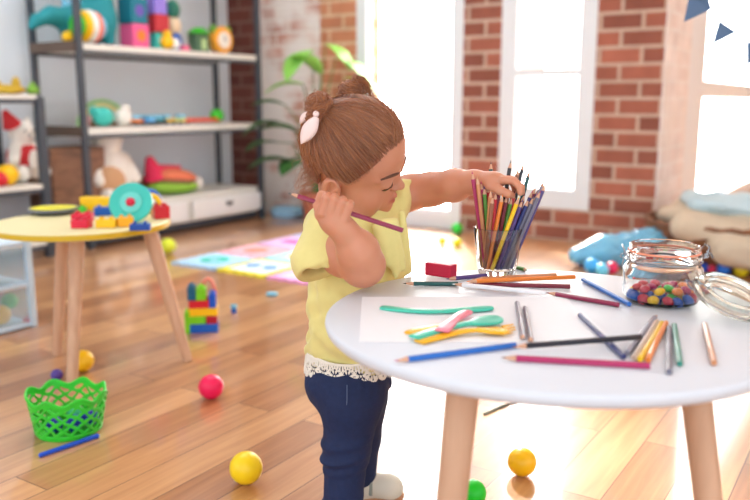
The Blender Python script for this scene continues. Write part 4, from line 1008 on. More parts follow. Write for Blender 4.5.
p = sp(202, z_mid, .09); tr = empty('toy_train', p, srot, 'low orange red toy train on the middle board', 'toy train')
for k in range(4):
    bm = bmesh.new(); box(bm, (-.11+k*.072, 0, .02), (.064, .04, .022)); w_ = new_obj('wagon', bm, plastic('vermilion', (236, 92, 60)), tr, smooth=False, bevel=.004)
p = sp(217, z_mid, .10); bm = bmesh.new(); ball(bm, (0, 0, .042), .042); sobj('ball', bm, GRN, 'green ball at the right end of the middle board', 'ball', p)
# on the low cabinet: plush bear, crate, rainbow burger cushion
p = sp(104, z_low, .17); bear = empty('teddy_bear', p, srot, 'large brown and white plush bear sitting on the drawer cabinet', 'teddy bear')
D = Field((-.16, -.16, 0), (.16, .14, .46), .006); D.ell((0, 0, .15), (.13, .11, .15), None, .03); D.ell((0, -.01, .33), (.085, .08, .075), None, .03)
for s in (-1, 1): D.cap((s*.07, -.06, .05), (s*.08, -.12, .04), .04, .035, .02); D.cap((s*.10, -.02, .22), (s*.12, -.08, .12), .035, .03, .02)
D.obj('body', CREAM, bear, 2)
bm = bmesh.new(); ball(bm, (0, .01, .375), (.082, .074, .045)); ball(bm, (-.06, 0, .41), .025); ball(bm, (.06, 0, .41), .025); new_obj('brown_cap_and_ears', bm, BRWN, bear)
bm = bmesh.new(); ball(bm, (-.03, -.03, .12), (.105, .095, .11)); new_obj('tan_belly', bm, mat('tan_plush', (206, 160, 120), .9, bump=.3), bear)
p = sp(63, z_low, .20); bm = bmesh.new(); h_ = .30; R = Matrix.Identity(3)
for s in (-1, 1): box(bm, (s*.15, 0, h_/2), (.012, .22, h_))
box(bm, (0, .104, h_/2), (.30, .012, h_)); box(bm, (0, -.104, h_/2), (.30, .012, h_)); box(bm, (0, 0, .006), (.29, .2, .012))
sobj('wicker_box', bm, wood_mat('brown_wicker', (112, 78, 58), (150, 106, 78), 30, 8), 'brown wicker box on the cabinet, left of the plush bear', 'box', p, rz=srot, smooth=False, bevel=.004)
p = sp(138, z_low, .275); bm = bmesh.new(); box(bm, (0, 0, .05), (.16, .10, .10)); sobj('cardboard_box', bm, mat('brown_card', (150, 100, 72), .8), 'low brown cardboard box behind the colourful fruit cushion', 'box', p, rz=srot, smooth=False, bevel=.003)
p = sp(170, z_low, .15); fc = empty('plush_cushion', p, srot, 'colourful layered fruit slice cushion lying on the drawer cabinet', 'cushion')
for nm, m_, cz, rx, rz_, rot in (('green_layer', plastic('lime_plush', (150, 200, 70), .8), .045, .185, .045, -.05), ('orange_layer', plastic('salmon_plush', (232, 128, 92), .8), .10, .165, .05, -.15), ('brown_layer', BRWN, .075, .15, .03, -.1)):
    bm = bmesh.new(); ball(bm, (0, 0, 0), (rx, .10, rz_)); o = new_obj(nm, bm, m_, fc); o.location = (0, 0, cz); o.rotation_euler = (0, -rot, 0)
bm = bmesh.new(); cone(bm, (-.13, 0, .10), (-.17, 0, .22), .065, .02, 16); cone(bm, (-.13, 0, .13), (.06, 0, .15), .05, .01, 16); new_obj('pink_leaf', bm, plastic('raspberry_plush', (232, 52, 92), .8), fc)
bm = bmesh.new(); ball(bm, (.15, -.02, .05), (.055, .05, .045)); new_obj('white_tip', bm, CREAM, fc)
# left low shelf: ornaments and teddy
def sp2(px_, z, back): return sp(px_, z, back)
p = sp2(9, h2+.01, .16); bm = bmesh.new(); ball(bm, (0, 0, .024), (.10, .04, .024)); ball(bm, (.05, 0, .05), (.02, .02, .035)); ball(bm, (-.05, 0, .045), .024); sobj('toy_camel', bm, plastic('mustard_toy', (196, 160, 40), .5), 'mustard yellow toy animal lying on the low shelf top', 'toy animal', p, rz=srot)
p = sp2(35, h2+.01, .14); bm = bmesh.new(); ball(bm, (0, 0, .022), (.03, .03, .022)); ball(bm, (0, 0, .048), .014); sobj('toy_frog', bm, plastic('grass_toy', (130, 180, 60), .5), 'small green toy frog on the low shelf top', 'toy animal', p, rz=srot)
p = sp2(19, h2m+.01, .20); tb2 = empty('teddy_bear', p, srot+.2, 'white teddy bear in a red outfit on the low shelf at the left', 'teddy bear')
D = Field((-.14, -.16, 0), (.16, .12, .36), .005); D.ell((0, 0, .11), (.07, .065, .10), None, .03); D.ell((0, -.01, .235), (.062, .058, .058), None, .02)
for s in (-1, 1): D.ell((s*.05, 0, .285), (.022, .014, .022), None, .008); D.cap((s*.05, -.04, .04), (s*.095, -.09, .045), .036, .034, .02); D.cap((s*.05, -.01, .17), (s*.10, -.05, .11), .026, .026, .02)
D.obj('body', CREAM, tb2, 2)
bm = bmesh.new(); ball(bm, (0, -.004, .12), (.078, .072, .075)); new_obj('jacket', bm, plastic('red_felt', (206, 50, 56), .8), tb2)
bm = bmesh.new(); ball(bm, (0, -.078, .105), (.035, .012, .05)); new_obj('white_bib', bm, CREAM, tb2)
bm = bmesh.new(); cone(bm, (-.045, 0, .27), (-.085, 0, .34), .045, .012, 16); new_obj('red_bow', bm, plastic('red_felt', (206, 50, 56), .8), tb2)
for dx, dz, r_ in ((-.03, .245, .006), (.02, .245, .006), (-.005, .225, .008)):
    bm = bmesh.new(); ball(bm, (dx, -.066, dz), r_); new_obj('nose' if r_ > .007 else 'eye', bm, DARKM, tb2)
p = sp2(3, h2m+.01, .08); bm = bmesh.new(); ball(bm, (0, 0, .05), .05); sobj('ball', bm, YEL, 'yellow ball beside the white teddy on the low shelf', 'ball', p)
p = sp2(-4, h2m+.01, .07); bm = bmesh.new(); ball(bm, (0, 0, .035), .035); sobj('ball', bm, RED, 'small red ball at the far left of the low shelf', 'ball', p)

# ------------------------------------------------------------------ translucent drawer bin at the left
bp = G(38, 326); bx = empty('storage_bin', bp, math.atan2(S.y, S.x), 'translucent pale blue plastic drawer tower with toys inside, at the left edge', 'storage bin')
hb = P(38, 240, bp.y).z; FROST = mat('frosted_plastic', (196, 224, 240), .3, var=.02, trans=.0, alpha=.24); FR2 = plastic('pale_blue_frame', (206, 226, 240), .4)
bm = bmesh.new()
for x in (-.01, -.37):
    for y in (.01, .27): box(bm, (x, y, hb/2), (.02, .02, hb))
for z in (.01, hb*.5, hb-.008): box(bm, (-.19, .14, z), (.37, .27, .014))
new_obj('frame', bm, FR2, bx, smooth=False, bevel=.003)
for z0, z1 in ((.02, hb*.5-.012), (hb*.5+.012, hb-.02)):
    bm = bmesh.new()
    box(bm, (-.19, .012, (z0+z1)/2), (.33, .004, z1-z0)); box(bm, (-.026, .14, (z0+z1)/2), (.004, .25, z1-z0)); box(bm, (-.354, .14, (z0+z1)/2), (.004, .25, z1-z0)); box(bm, (-.19, .265, (z0+z1)/2), (.33, .004, z1-z0))
    dw = new_obj('drawer', bm, FROST, bx, smooth=False)
    bm = bmesh.new(); box(bm, (-.19, .004, z1-.02), (.10, .012, .018)); new_obj('handle', bm, FR2, dw, smooth=False, bevel=.003)
def inbin(dx, dy, z, r_, m_, label, kind='ball'):
    v = Matrix.Rotation(math.atan2(S.y, S.x), 3, 'Z') @ Vector((dx, dy, 0)); bm = bmesh.new(); ball(bm, (0, 0, 0), r_)
    tag(new_obj('ball', bm, m_, None, loc=bp+v+Vector((0, 0, z+r_))), label, 'ball')
inbin(-.09, .06, .018, .032, YEL, 'yellow ball inside the lower drawer of the bin'); inbin(-.05, .07, .06, .026, GRN, 'green ball inside the lower drawer of the bin')
inbin(-.15, .06, .018, .028, RED, 'red ball inside the lower drawer of the bin'); inbin(-.12, .13, .06, .026, PURP, 'purple ball inside the lower drawer of the bin')
inbin(-.06, .14, .018, .026, PINK, 'pink ball inside the lower drawer of the bin'); inbin(-.10, .10, hb*.5+.008, .032, TEAL, 'turquoise ball inside the upper drawer of the bin'); inbin(-.19, .08, hb*.5+.008, .03, DTEAL, 'dark teal ball inside the upper drawer of the bin')

# ------------------------------------------------------------------ toys on the small table
def lt(px_, py_, h=0): v = G(px_, py_, lt_h+h+.0005); return v
pl = lt(54, 213.5); r_ = 22*pl.length/F_PX
dsh = empty('toy_plate', pl, 0, 'yellow toy plate with a grey rim on the small round table', 'plate')
bm = bmesh.new(); lathe(bm, [(0, 0), (r_*.7, 0), (r_, .012), (r_, .018), (r_*.93, .018)], 48); new_obj('rim', bm, GREY, dsh)
bm = bmesh.new(); lathe(bm, [(0, .006), (r_*.66, .006), (r_*.93, .018), (r_*.93, .014), (0, .003)], 48); new_obj('dish', bm, plastic('lime_yellow', (216, 210, 40)), dsh)
def brick(px_, py_, L_, W_, h_, m_, label, rz=0, z=0, studs=(2, 2), name='building_brick', cat='toy brick', group=None, root=None):
    b = empty(name, lt(px_, py_)+Vector((0, 0, z)) if root is None else root, rz, label, cat, group)
    if root is None: L_, W_, h_ = L_*1.22, W_*1.15, h_*1.2
    bm = bmesh.new(); box(bm, (0, 0, h_/2), (L_, W_, h_)); new_obj('brick_body', bm, m_, b, smooth=False, bevel=.0015)
    for i in range(studs[0]):
        for j in range(studs[1]):
            x = (i+.5)/studs[0]*L_-L_/2; y = (j+.5)/studs[1]*W_-W_/2; rr = min(L_/studs[0], W_/studs[1])*.3
            bm = bmesh.new(); cone(bm, (x, y, h_), (x, y, h_+.006), rr, rr, 16); new_obj('stud', bm, m_, b)
    return b
G1 = 'loose building bricks on the small round table'
CRIM = plastic('crimson_plastic', (216, 20, 60))
p = lt(101, 210.5); c_ = empty('toy_truck', p, -.15, 'yellow toy dumper bed standing behind the bricks on the small table', 'toy truck')
bm = bmesh.new(); prism(bm, [(-.055, -.02), (.055, -.02), (.060, .02), (-.060, .02)], .04, Matrix.Translation((0, .02, .022)) @ Matrix.Rotation(PI/2, 4, 'X')); new_obj('bed', bm, YEL, c_, smooth=False, bevel=.004)
bm = bmesh.new(); box(bm, (0, 0, .008), (.10, .035, .014)); new_obj('chassis', bm, ORG, c_, smooth=False, bevel=.002)
brick(83, 221, .045, .032, .018, CRIM, 'crimson brick with studs at the left of the brick pile', .1, group=G1)
brick(82, 227.5, .038, .030, .018, CRIM, 'crimson brick nearest the front edge of the small table', -.1, group=G1)
brick(83, 214.5, .018, .018, .018, GRN, 'tiny green brick beside the yellow truck', 0, group=G1, studs=(1, 1))
brick(105, 215, .048, .026, .020, BLUE, 'blue brick in the middle of the pile', .25, group=G1)
brick(107, 227, .042, .026, .018, YEL, 'yellow brick left of the amber one in the front row', .1, group=G1)
brick(126, 226, .034, .024, .020, plastic('amber_brick', (250, 176, 20)), 'amber brick beside the dark blue one', .3, group=G1)
brick(140.5, 230, .042, .024, .014, plastic('navy_brick', (16, 70, 160)), 'dark blue brick at the front right of the pile', .1, group=G1)
brick(161, 218, .036, .034, .030, RED, 'tall red brick at the right of the small table', .5, group=G1, studs=(2, 2))
# turquoise disc with a red hub, leaning
p = lt(131, 222); dz = empty('toy_disc', p+Vector((0, .01, .052)), 0, 'turquoise disc toy with a red hub leaning among the bricks', 'toy', rot=(math.radians(62), math.radians(12), 0))
bm = bmesh.new(); lathe(bm, [(0, .004), (.034, .004), (.040, .007), (.058, .007), (.060, .002), (.058, -.004), (0, -.004)], 48); new_obj('disc', bm, TEAL, dz, ang=60)
bm = bmesh.new(); lathe(bm, [(.0, .008), (.030, .008), (.031, .004)], 40); new_obj('inner_disc', bm, plastic('pale_turquoise', (110, 216, 204)), dz)
bm = bmesh.new(); ball(bm, (0, 0, .009), (.013, .013, .010)); new_obj('hub', bm, CRIM, dz)
for v in dz.children: 
    for q_ in v.data.vertices: q_.co.z = -q_.co.z if False else q_.co.z
p = lt(146, 214); c_ = empty('toy_ring', p+Vector((0, .03, 0)), 0, 'blue and yellow ring toy behind the turquoise disc', 'toy')
bm = bmesh.new(); tube(bm, [Vector((.032*math.cos(t), 0, .036+.028*math.sin(t))) for t in np.linspace(0, 2*PI, 24, endpoint=False)], .010, 10, True); new_obj('blue_ring', bm, BLUE, c_)
bm = bmesh.new(); tube(bm, [Vector((.012+.026*math.cos(t), -.018, .032+.022*math.sin(t))) for t in np.linspace(0, 2*PI, 24, endpoint=False)], .008, 10, True); new_obj('yellow_ring', bm, YEL, c_)

# ------------------------------------------------------------------ toys on the floor
def fball(cx, cy, dpx, m_, label, group='play balls scattered on the floor', name='ball'):
    # a ball of dpx pixels touching the floor under the sight line of its lowest point
    b = G(cx, cy+dpx*.46); dist = (b-EYE).length; r_ = .5*dpx*dist/F_PX; q_ = G(cx, cy, r_); q_.z = r_+.0005
    bm = bmesh.new(); ball(bm, (0, 0, 0), r_, u=32, v=20); o = new_obj(name, bm, m_, None, loc=q_); return tag(o, label, 'ball', group)
PB = lambda n, c: mat(n, c, .35, var=.02)
fball(246, 468, 31, PB('ball_yellow', (252, 212, 20)), 'yellow ball left of the child, nearest on the open floor')
fball(522, 462, 27, PB('ball_amber', (250, 190, 10)), 'amber yellow ball under the table between its front legs')
fball(473, 493, 25, PB('ball_green', (20, 206, 40)), 'bright green ball at the foot of the table leg')
fball(211, 387, 24, PB('ball_pink', (240, 20, 86)), 'hot pink ball in the middle of the open floor')
fball(83, 361, 20, PB('ball_yellow2', (250, 196, 20)), 'yellow ball behind the leg of the small table')
fball(57, 375, 11, PB('ball_purple', (84, 60, 150)), 'small purple ball beside the leg of the small table')
fball(28, 321, 9, PB('ball_red', (220, 30, 50)), 'small red ball by the drawer tower')
fball(457, 228.5, 11, PB('ball_green2', (40, 206, 60)), 'green ball by the foot of the brick wall')
fball(442, 241, 8, PB('ball_lemon', (232, 232, 30)), 'left one of two lemon balls on the bright floor')
fball(457, 243, 9, PB('ball_lemon2', (232, 230, 20)), 'right one of two lemon balls on the bright floor')
fball(168, 246, 15, PB('ball_lime', (214, 226, 50)), 'lime yellow ball in front of the drawer cabinet')
# green lattice basket
bc = G(69, 430); bh = .085
def bf(uu, vv):
    a = 2*PI*uu; rt = .0665+.0135*vv+.002*math.cos(8*a)*vv*1.2; z = .004+(bh+.007*math.cos(8*a+1))*vv
    return Vector((rt*1.08*math.cos(a), rt*.98*math.sin(a), z))
def bk(uu, vv):
    if vv < .10 or vv > .86: return True
    x = uu*16; y = (vv-.10)/.76*2.6; a = abs(((x+y) % 1)-.5); b_ = abs(((x-y) % 1)-.5)
    return a > .33 or b_ > .33
GP = mat('translucent_green_plastic', (60, 226, 60), .3, var=.02, trans=.25)
bs = empty('plastic_basket', bc, 0, 'bright green lattice plastic basket on the floor', 'basket')
shell('lattice_side', bf, 240, 44, bk, GP, bs, .0022)
bm = bmesh.new(); tube(bm, [bf(i/64, 1.0) for i in range(64)], .0032, 8, True); new_obj('scalloped_rim', bm, GP, bs)
bm = bmesh.new(); lathe(bm, [(0, .001), (.069, .001), (.069, .005), (0, .005)], 48); new_obj('base', bm, GP, bs)
for i, (dx, dy, m_, lb) in enumerate(((.022, -.022, plastic('royal_blue', (24, 40, 170)), 'royal blue ball in the green basket, nearest the front'), (.045, .012, plastic('royal_blue', (24, 40, 170)), 'royal blue ball in the green basket, right side'), (-.020, -.032, plastic('royal_blue', (24, 40, 170)), 'royal blue ball in the green basket, left side'),
        (-.036, .020, GRN, 'green ball lying inside the green basket'), (.004, .034, plastic('mint', (70, 200, 140)), 'mint ball at the back of the green basket'))):
    bm = bmesh.new(); r_ = .020; ball(bm, (0, 0, 0), r_); tag(new_obj('ball', bm, m_, None, loc=bc+Vector((dx, dy, .0055+r_))), lb, 'ball')
a_, b_ = G(41, 455, .005), G(97, 436, .005)
bm = bmesh.new(); tube(bm, [a_, a_.lerp(b_, .5), b_], .0052, 12); ball(bm, a_, .0052); ball(bm, b_, .0058); tag(new_obj('plastic_stick', bm, plastic('stick_blue', (20, 80, 200))), 'blue plastic stick on the floor in front of the green basket', 'stick')
a_, b_ = G(484, 414, .003), G(516, 400, .003)
bm = bmesh.new(); cone(bm, a_, b_, .0028, .0028, 8); cone(bm, b_, b_+(b_-a_)*.12, .0028, .0003, 8); tag(new_obj('pencil', bm, plastic('grey_green_pencil', (96, 112, 104))), 'thin grey pencil lying on the bright floor under the table', 'pencil')
# tower of building bricks
t0 = G(203, 333); q = t0.length/F_PX; rz_ = .16; ux = Vector((math.cos(rz_), math.sin(rz_), 0)); bw = 29*q*1.0; dpt = bw*.55; hh = 11*q
G2 = 'building bricks clicked together in the tower'
LG = plastic('lime_brick', (120, 206, 20))
def tb_(du, z, w_, h_, m_, label, studs, dep=dpt, dy=0):
    o = ux*(du*q)+Vector((-math.sin(rz_), math.cos(rz_), 0))*(dpt/2+dy); brick(0, 0, w_*q, dep, h_*q, m_, label, rz_, studs=studs, group=G2, root=t0+o+Vector((0, 0, z*q)))
tb_(1, 0, 29, 9, BLUE, 'long blue brick, lowest in the tower on the floor', (4, 2))
tb_(-5, 9.2, 16, 8, LG, 'lime brick on the left above the lowest blue one', (2, 2)); tb_(9.2, 9.2, 11, 8, plastic('dark_red_brick', (176, 16, 40)), 'dark red brick on the right of the lime one', (1, 2))
tb_(1, 17.4, 29, 8, YEL, 'long yellow brick across the middle of the tower', (4, 2))
tb_(-3, 25.6, 20, 8, RED, 'red brick on top of the yellow one', (3, 2)); tb_(-10, 33.8, 8, 14, plastic('petrol_brick', (10, 96, 130)), 'petrol blue upright brick at the top left of the tower', (1, 2))
tb_(-.5, 33.8, 10, 12, LG, 'tall lime brick at the top of the tower', (1, 2)); tb_(10.5, 25.6, 7, 14, plastic('dome_blue', (14, 84, 200)), 'blue upright brick at the right of the tower', (1, 2), dy=.0)
o = t0+ux*(2*q)+Vector((0, dpt*.9, 33.8*q)); bm = bmesh.new(); tube(bm, [Vector((7*q*math.cos(t), .028, 17*q*math.sin(t))) for t in np.linspace(0, PI, 16)], 2*q, 10)
tag(new_obj('toy_arch', bm, plastic('salmon_arch', (244, 140, 120)), None, loc=o), 'salmon pink arch piece at the back of the tower', 'toy brick', G2)
tb2_ = t0+ux*(-16*q)+Vector((0, .02, 0)); brick(0, 0, 5*q, dpt*.8, 22*q, LG, 'narrow lime brick standing against the left of the tower', rz_, studs=(1, 2), root=tb2_)
p = G(234, 313); bf_ = empty('toy_figure', p, 0, 'small light blue toy figure standing alone beside the brick tower', 'toy figure')
bm = bmesh.new(); box(bm, (0, 0, .009), (.018, .012, .018)); new_obj('legs', bm, BLUE, bf_, smooth=False, bevel=.002)
bm = bmesh.new(); box(bm, (0, 0, .024), (.022, .012, .014)); new_obj('torso', bm, LBLUE, bf_, smooth=False, bevel=.002)
p = G(272, 296); bm = bmesh.new(); ball(bm, (0, 0, .008), (.024, .016, .008)); tag(new_obj('toy_boat', bm, LBLUE, None, loc=p), 'light blue flat toy by the corner of the foam mat', 'toy')
# foam alphabet mat
mo = G(170, 264); ts = .285
cols = [[((176, 214, 240), (64, 196, 176), 'O'), ((206, 220, 244), (90, 150, 220), 'I'), ((244, 206, 226), (236, 120, 190), 'T')],
        [((240, 178, 190), (244, 140, 120), 'L'), ((190, 228, 236), (240, 200, 60), 'O'), ((200, 236, 220), (90, 200, 190), 'I')],
        [((226, 190, 232), (236, 90, 170), 'T'), ((214, 196, 240), (250, 200, 90), 'L'), ((160, 220, 214), (150, 110, 210), 'O')],
        [((196, 200, 244), (120, 130, 230), 'I'), ((206, 196, 240), (232, 150, 200), 'T'), ((180, 206, 240), (110, 140, 220), 'L')]]
nm_ = {(176, 214, 240): 'pale blue'}
names = [['pale blue foam tile at the front left corner of the mat', 'blue white foam tile with the yellow edge, front row', 'pink foam tile in the front row beside the child'],
         ['rose foam tile behind the front left corner tile', 'icy blue foam tile in the second row of the mat', 'mint foam tile in the second row beside the child'],
         ['orchid pink foam tile in the third row, left', 'lavender foam tile in the middle of the third row', 'aqua foam tile in the third row beside the child'],
         ['periwinkle foam tile at the far left corner of the mat', 'mauve foam tile in the middle of the far row', 'light blue foam tile in the far row beside the child']]
edg = {(0, 1): (244, 232, 70), (0, 2): (246, 170, 220), (1, 1): (160, 226, 230)}
for i in range(4):
    for j in range(3 if i == 0 else 2):
        c = mo+W*(ts*(j+.5))+S*(ts*(i+.5)); r0 = empty('foam_mat_tile', c, wall_rot, names[i][j], 'foam mat tile', 'puzzle tiles of the play mat'); bc_, fc_, sh_ = cols[i][j]
        out = []; n_ = 40
        for sd in range(4):
            for k in range(n_):
                t = -ts/2+ts*k/n_; wv = .010*(1 if math.sin(2*PI*5*k/n_) > 0 else 0); d_ = ts/2-.010+wv*(1 if (sd % 2 == 0) else -1)*(1)-(.0 if sd % 2 == 0 else -.010)
                d_ = min(d_, ts/2-.0008) if sd % 2 else min(d_, ts/2-.0008)
                out.append({0: (t, -d_), 1: (d_, t), 2: (-t, d_), 3: (-d_, -t)}[sd])
        bm = bmesh.new(); prism(bm, out, .010); new_obj('tile_border', bm, mat('foam_%d%d' % (i, j), edg.get((i, j), bc_), .8, var=.02), r0, smooth=False)
        bm = bmesh.new(); box(bm, (0, 0, .0105), (ts*.74, ts*.74, .002)); new_obj('tile_centre', bm, mat('foamc_%d%d' % (i, j), bc_, .8, var=.02), r0, smooth=False)
        bm = bmesh.new(); g = ts*.24
        if sh_ == 'O': lathe(bm, [(g*.45, .0115), (g, .0115), (g, .0135), (g*.45, .0135), (g*.45, .0115)], 32)
        elif sh_ == 'I': lathe(bm, [(0, .0115), (g*.5, .0115), (g*.5, .0135), (0, .0135)], 24, (-g*.7, 0, 0)); lathe(bm, [(0, .0115), (g*.5, .0115), (g*.5, .0135), (0, .0135)], 24, (g*.7, 0, 0))
        elif sh_ == 'L': lathe(bm, [(0, .0115), (g*.9, .0115), (g*.9, .0135), (0, .0135)], 32)
        else: box(bm, (0, 0, .0125), (g*1.7, g*1.2, .002))
        new_obj('inlay', bm, mat('foami_%d%d' % (i, j), fc_, .8, var=.02), r0, smooth=False)
# pale blue round floor cushion
p = G(288, 215.5); r_ = 17*p.length/F_PX; bm = bmesh.new(); lathe(bm, [(0, 0), (r_*.9, 0), (r_, .02), (r_*.97, .045), (r_*.8, .058), (0, .062)], 40)
tag(new_obj('floor_cushion', bm, mat('sky_fabric', (160, 206, 236), .8), None, loc=p), 'round pale blue floor cushion behind the child', 'cushion')

# ------------------------------------------------------------------ potted plant by the wall
pp = G(317, 221); pot = empty('potted_plant', pp, 0, 'tall broad leaved green plant in a clay pot by the wall', 'plant')
bm = bmesh.new(); lathe(bm, [(0, 0), (.075, 0), (.10, .16), (.108, .16), (.108, .185), (.096, .185), (.094, .165), (0, .165)], 32); new_obj('pot', bm, mat('terracotta', (182, 110, 84), .8), pot)
bm = bmesh.new(); ball(bm, (0, 0, .160), (.092, .092, .012)); new_obj('soil', bm, mat('soil', (60, 44, 34), .95, bump=.4), pot)
LF = mat('leaf_green', (140, 206, 84), .4, var=.12); LFD = mat('leaf_dark_green', (58, 104, 50), .5, var=.15); STM = mat('stem_green', (90, 120, 60), .6)
for i, (tx, ty, ln, wd, tilt, m_) in enumerate(((312, 50, .30, .085, .2, LF), (336, 58, .30, .075, -.2, LF), (345, 78, .26, .10, -.5, LF), (303, 84, .24, .09, .6, LF), (326, 44, .26, .06, -.1, LF), (320, 74, .26, .09, .1, LF),
        (281, 122, .24, .10, .9, LFD), (298, 132, .24, .11, .4, LFD), (290, 160, .26, .10, .9, LFD), (306, 160, .24, .10, .2, LFD), (276, 142, .20, .08, 1.0, LFD), (322, 110, .24, .09, -.3, LFD), (285, 105, .2, .08, .7, LFD))):
    Y_ = pp.y+random.uniform(-.22, -.02); tip = P(tx, ty, Y_); base = Vector((pp.x+random.uniform(-.02, .02), pp.y, .17)); q_ = tip-pp
    mid = base.lerp(tip, .6)+Vector((0, 0, .12)); st_ = [base, base.lerp(mid, .55), mid, tip]; st_ = [s_-pp for s_ in st_]
    bm = bmesh.new(); tube(bm, st_, [.006, .005, .004, .003], 8); new_obj('stem', bm, STM, pot)
    d_ = Vector((-math.sin(tilt*1.2), random.uniform(-.5, -.1), -.35+.5*random.random())).normalized() if tilt > 0 else Vector((math.sin(-tilt*1.4+.3), random.uniform(-.5, -.1), -.45)).normalized()
    sd_ = d_.cross(Vector((0, 0, 1))).normalized(); up_ = sd_.cross(d_); bm = bmesh.new(); rows = []; n_ = 12
    for k in range(n_+1):
        t = k/n_; w_ = wd*.85*math.sin(PI*min(1, t*.97+.03))**.8; c_ = (tip-pp)+d_*(ln*t)+up_*(.10*ln*math.sin(PI*t))
        rows.append([bm.verts.new(c_+sd_*(w_*s_)+up_*(.25*w_*abs(s_))) for s_ in (-1, -.5, 0, .5, 1)])
    for a, b_ in zip(rows, rows[1:]):
        for j in range(4): bm.faces.new((a[j], a[j+1], b_[j+1], b_[j]))
    o = new_obj('leaf', bm, m_, pot, ang=180); o.modifiers.new('t', 'SOLIDIFY').thickness = .002

# ------------------------------------------------------------------ behind the jar: bag of balls, blankets over a basket, balls
b0 = G(609, 268); D = Field((-.30, -.16, 0), (.30, .20, .30), .006)
wob = lambda X, Y, Z: .010*np.abs(np.sin(38*X+25*Z+8*np.sin(14*Y)))+.009*np.abs(np.sin(55*Z-30*X+30*Y))-.008
D.ell((.06, .06, .065), (.17, .10, .075), None, .03, wob=wob); D.ell((.16, .06, .10), (.11, .08, .07), None, .05, wob=wob); D.cap((-.05, .04, .07), (-.17, .03, .05), .07, .035, .05)
BAG = mat('blue_translucent_bag', (120, 196, 240), .18, var=.35, scale=14, trans=.2, coat=.6)
o = D.obj('plastic_bag', BAG, None, 2); o.location = b0+Vector((.03, .0, .0)); tag(o, 'crumpled bright blue plastic bag of toys on the floor behind the table', 'bag')
def fb2(cx, cy, dpx, m_, label): return fball(cx, cy, dpx, m_, label, 'balls around the blue bag')
fb2(581, 258, 15, PB('b_azure', (60, 160, 240)), 'azure ball at the left end of the blue bag'); fb2(592, 266, 15, PB('b_blue', (70, 176, 240)), 'light blue ball in front of the blue bag')
fb2(602, 270, 13, PB('b_cyan', (110, 206, 240)), 'cyan ball between the light blue and pink balls'); fb2(612, 268, 12, PB('b_pink', (226, 40, 90)), 'pink ball in front of the blue bag, right of the cyan one')
fb2(589, 248, 9, PB('b_cream', (232, 226, 190)), 'cream ball at the upper left of the blue bag')
# big basket with blankets
k0 = G(722, 276); k0 = k0+Vector((.12, .30, 0)); wk = empty('wicker_basket', k0, .15, 'large brown wicker basket piled with blankets, behind the jar', 'basket')
WM = wood_mat('dark_wicker', (96, 58, 38), (150, 98, 62), 40, 20)
bm = bmesh.new(); lathe(bm, [(0, 0), (.27, 0), (.33, .12), (.34, .20), (.325, .20), (.31, .12), (.25, .015), (0, .015)], 48)
new_obj('basket_body', bm, WM, wk)
bm = bmesh.new()
for z_ in (.03, .07, .11, .15, .195): 
    rr = .275+.05*min(1, z_/.12)+.008; tube(bm, [Vector((rr*math.cos(t), rr*math.sin(t), z_+.004*math.sin(t*24))) for t in np.linspace(0, 2*PI, 96, endpoint=False)], .012, 6, True)
new_obj('woven_bands', bm, WM, wk)
D = Field((-.42, -.40, .02), (.55, .40, .52), .008); wb = lambda X, Y, Z: .012*np.sin(20*X+14*Z+6*Y)+.010*np.sin(34*(Z+.5*X)+9*Y)
D.ell((.06, 0, .24), (.34, .30, .10), [[.96, 0, -.22], [0, 1, 0], [.22, 0, .96]], .04, wob=wb); D.cap((-.12, -.33, .19), (.40, -.39, .10), .06, .05, .06); D.cap((-.26, -.20, .27), (.25, -.34, .17), .055, .07, .05); D.cap((-.2, -.05, .29), (.3, -.2, .26), .05, .05, .04); D.cap((.05, -.26, .22), (.30, -.30, .10), .05, .05, .04)
o = D.obj('blanket', mat('beige_blanket', (206, 190, 166), .95, var=.12, scale=20, bump=.4), None, 3); o.location = k0-Vector((0, 0, .075)); tag(o, 'crumpled beige blanket heaped on the wicker basket', 'blanket')
D = Field((-.32, -.30, .20), (.45, .30, .50), .008)
D.ell((.06, -.02, .335), (.27, .22, .045), [[.99, 0, -.1], [0, 1, 0], [.1, 0, .99]], .04, wob=lambda X, Y, Z: .009*np.sin(26*X+20*Y)+.006*np.sin(50*X-16*Y)); D.cap((-.15, -.10, .33), (.12, -.20, .315), .035, .04, .04)
o = D.obj('blanket', mat('pale_blue_blanket', (190, 214, 222), .95, var=.08, bump=.3), None, 3); o.location = k0-Vector((0, 0, .068)); tag(o, 'pale blue blanket folded on top of the beige one', 'blanket')
G3 = 'balls on the floor before the wicker basket'
fball(703, 268, 10, PB('c_navy', (24, 70, 170)), 'dark blue ball before the wicker basket, leftmost', G3); fball(712, 269, 9, PB('c_red', (200, 30, 70)), 'crimson ball right of the dark blue one', G3)
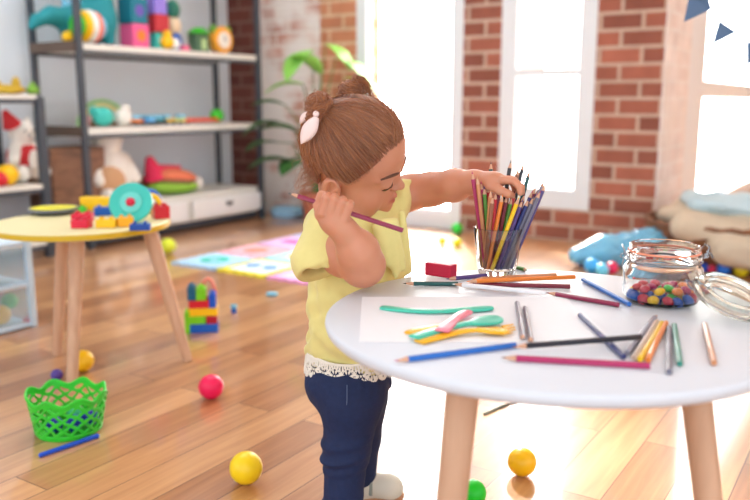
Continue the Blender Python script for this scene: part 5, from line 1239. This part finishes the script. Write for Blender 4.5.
fball(724, 269, 12, PB('c_blue', (30, 110, 210)), 'medium blue ball between the crimson and yellow ones', G3); fball(741, 270, 13, PB('c_yel', (214, 190, 20)), 'dull yellow ball, rightmost before the basket', G3)
p = G(672, 254, 0); bm = bmesh.new(); ball(bm, (0, 0, .05), (.055, .05, .05)); ball(bm, (0, -.01, .115), .034); ball(bm, (-.026, 0, .145), .012); ball(bm, (.026, 0, .145), .012)
tag(new_obj('teddy_bear', bm, mat('dark_brown_plush', (110, 62, 40), .95, bump=.4), None, loc=p), 'small dark brown toy bear left of the wicker basket', 'teddy bear')

# ------------------------------------------------------------------ bunting in front of the right window
YB = 2.2; bt = empty('bunting', P(720, 10, YB), 0, 'string of slate blue triangular flags hanging before the right window', 'bunting'); org = bt.location.copy()
FM = mat('slate_blue_felt', (92, 118, 150), .9)
for tri in (((684, 22), (712, 9), (690, -8), ), ((712, 45), (719, 21), (737, 32)), ((747, 40), (747, 66), (766, 54)), ((692, -4), (712, 9), (704, -14))):
    a, b_, c_ = [P(x, y, YB+.0)-org for x, y in tri]; n_ = (b_-a).cross(c_-a).normalized()*.0012; bm = bmesh.new()
    A_ = [bm.verts.new(v-n_) for v in (a, b_, c_)]; B_ = [bm.verts.new(v+n_) for v in (a, b_, c_)]; bm.faces.new(A_); bm.faces.new(B_[::-1])
    for k in range(3): bm.faces.new((A_[k], A_[(k+1) % 3], B_[(k+1) % 3], B_[k]))
    new_obj('flag', bm, FM, bt, smooth=False)
bm = bmesh.new(); tube(bm, [P(x, y, YB)-org for x, y in ((660, -60), (690, -8), (712, 8), (720, 21), (736, 32), (750, 41), (775, 50), (830, 55))], .0009, 6); new_obj('string', bm, WHT, bt)

# out-of-view panel added to carry the fill light over the shelves
fill_ = empty('added_fill_panel', (-.9, 3.0, HC-.04), 0, 'unseen square white panel added for the fill light above the shelving', 'lamp')
bm = bmesh.new(); box(bm, (0, 0, .02), (1.64, 1.64, .04)); new_obj('fill_panel_body', bm, WHITE, fill_, smooth=False, bevel=.004)
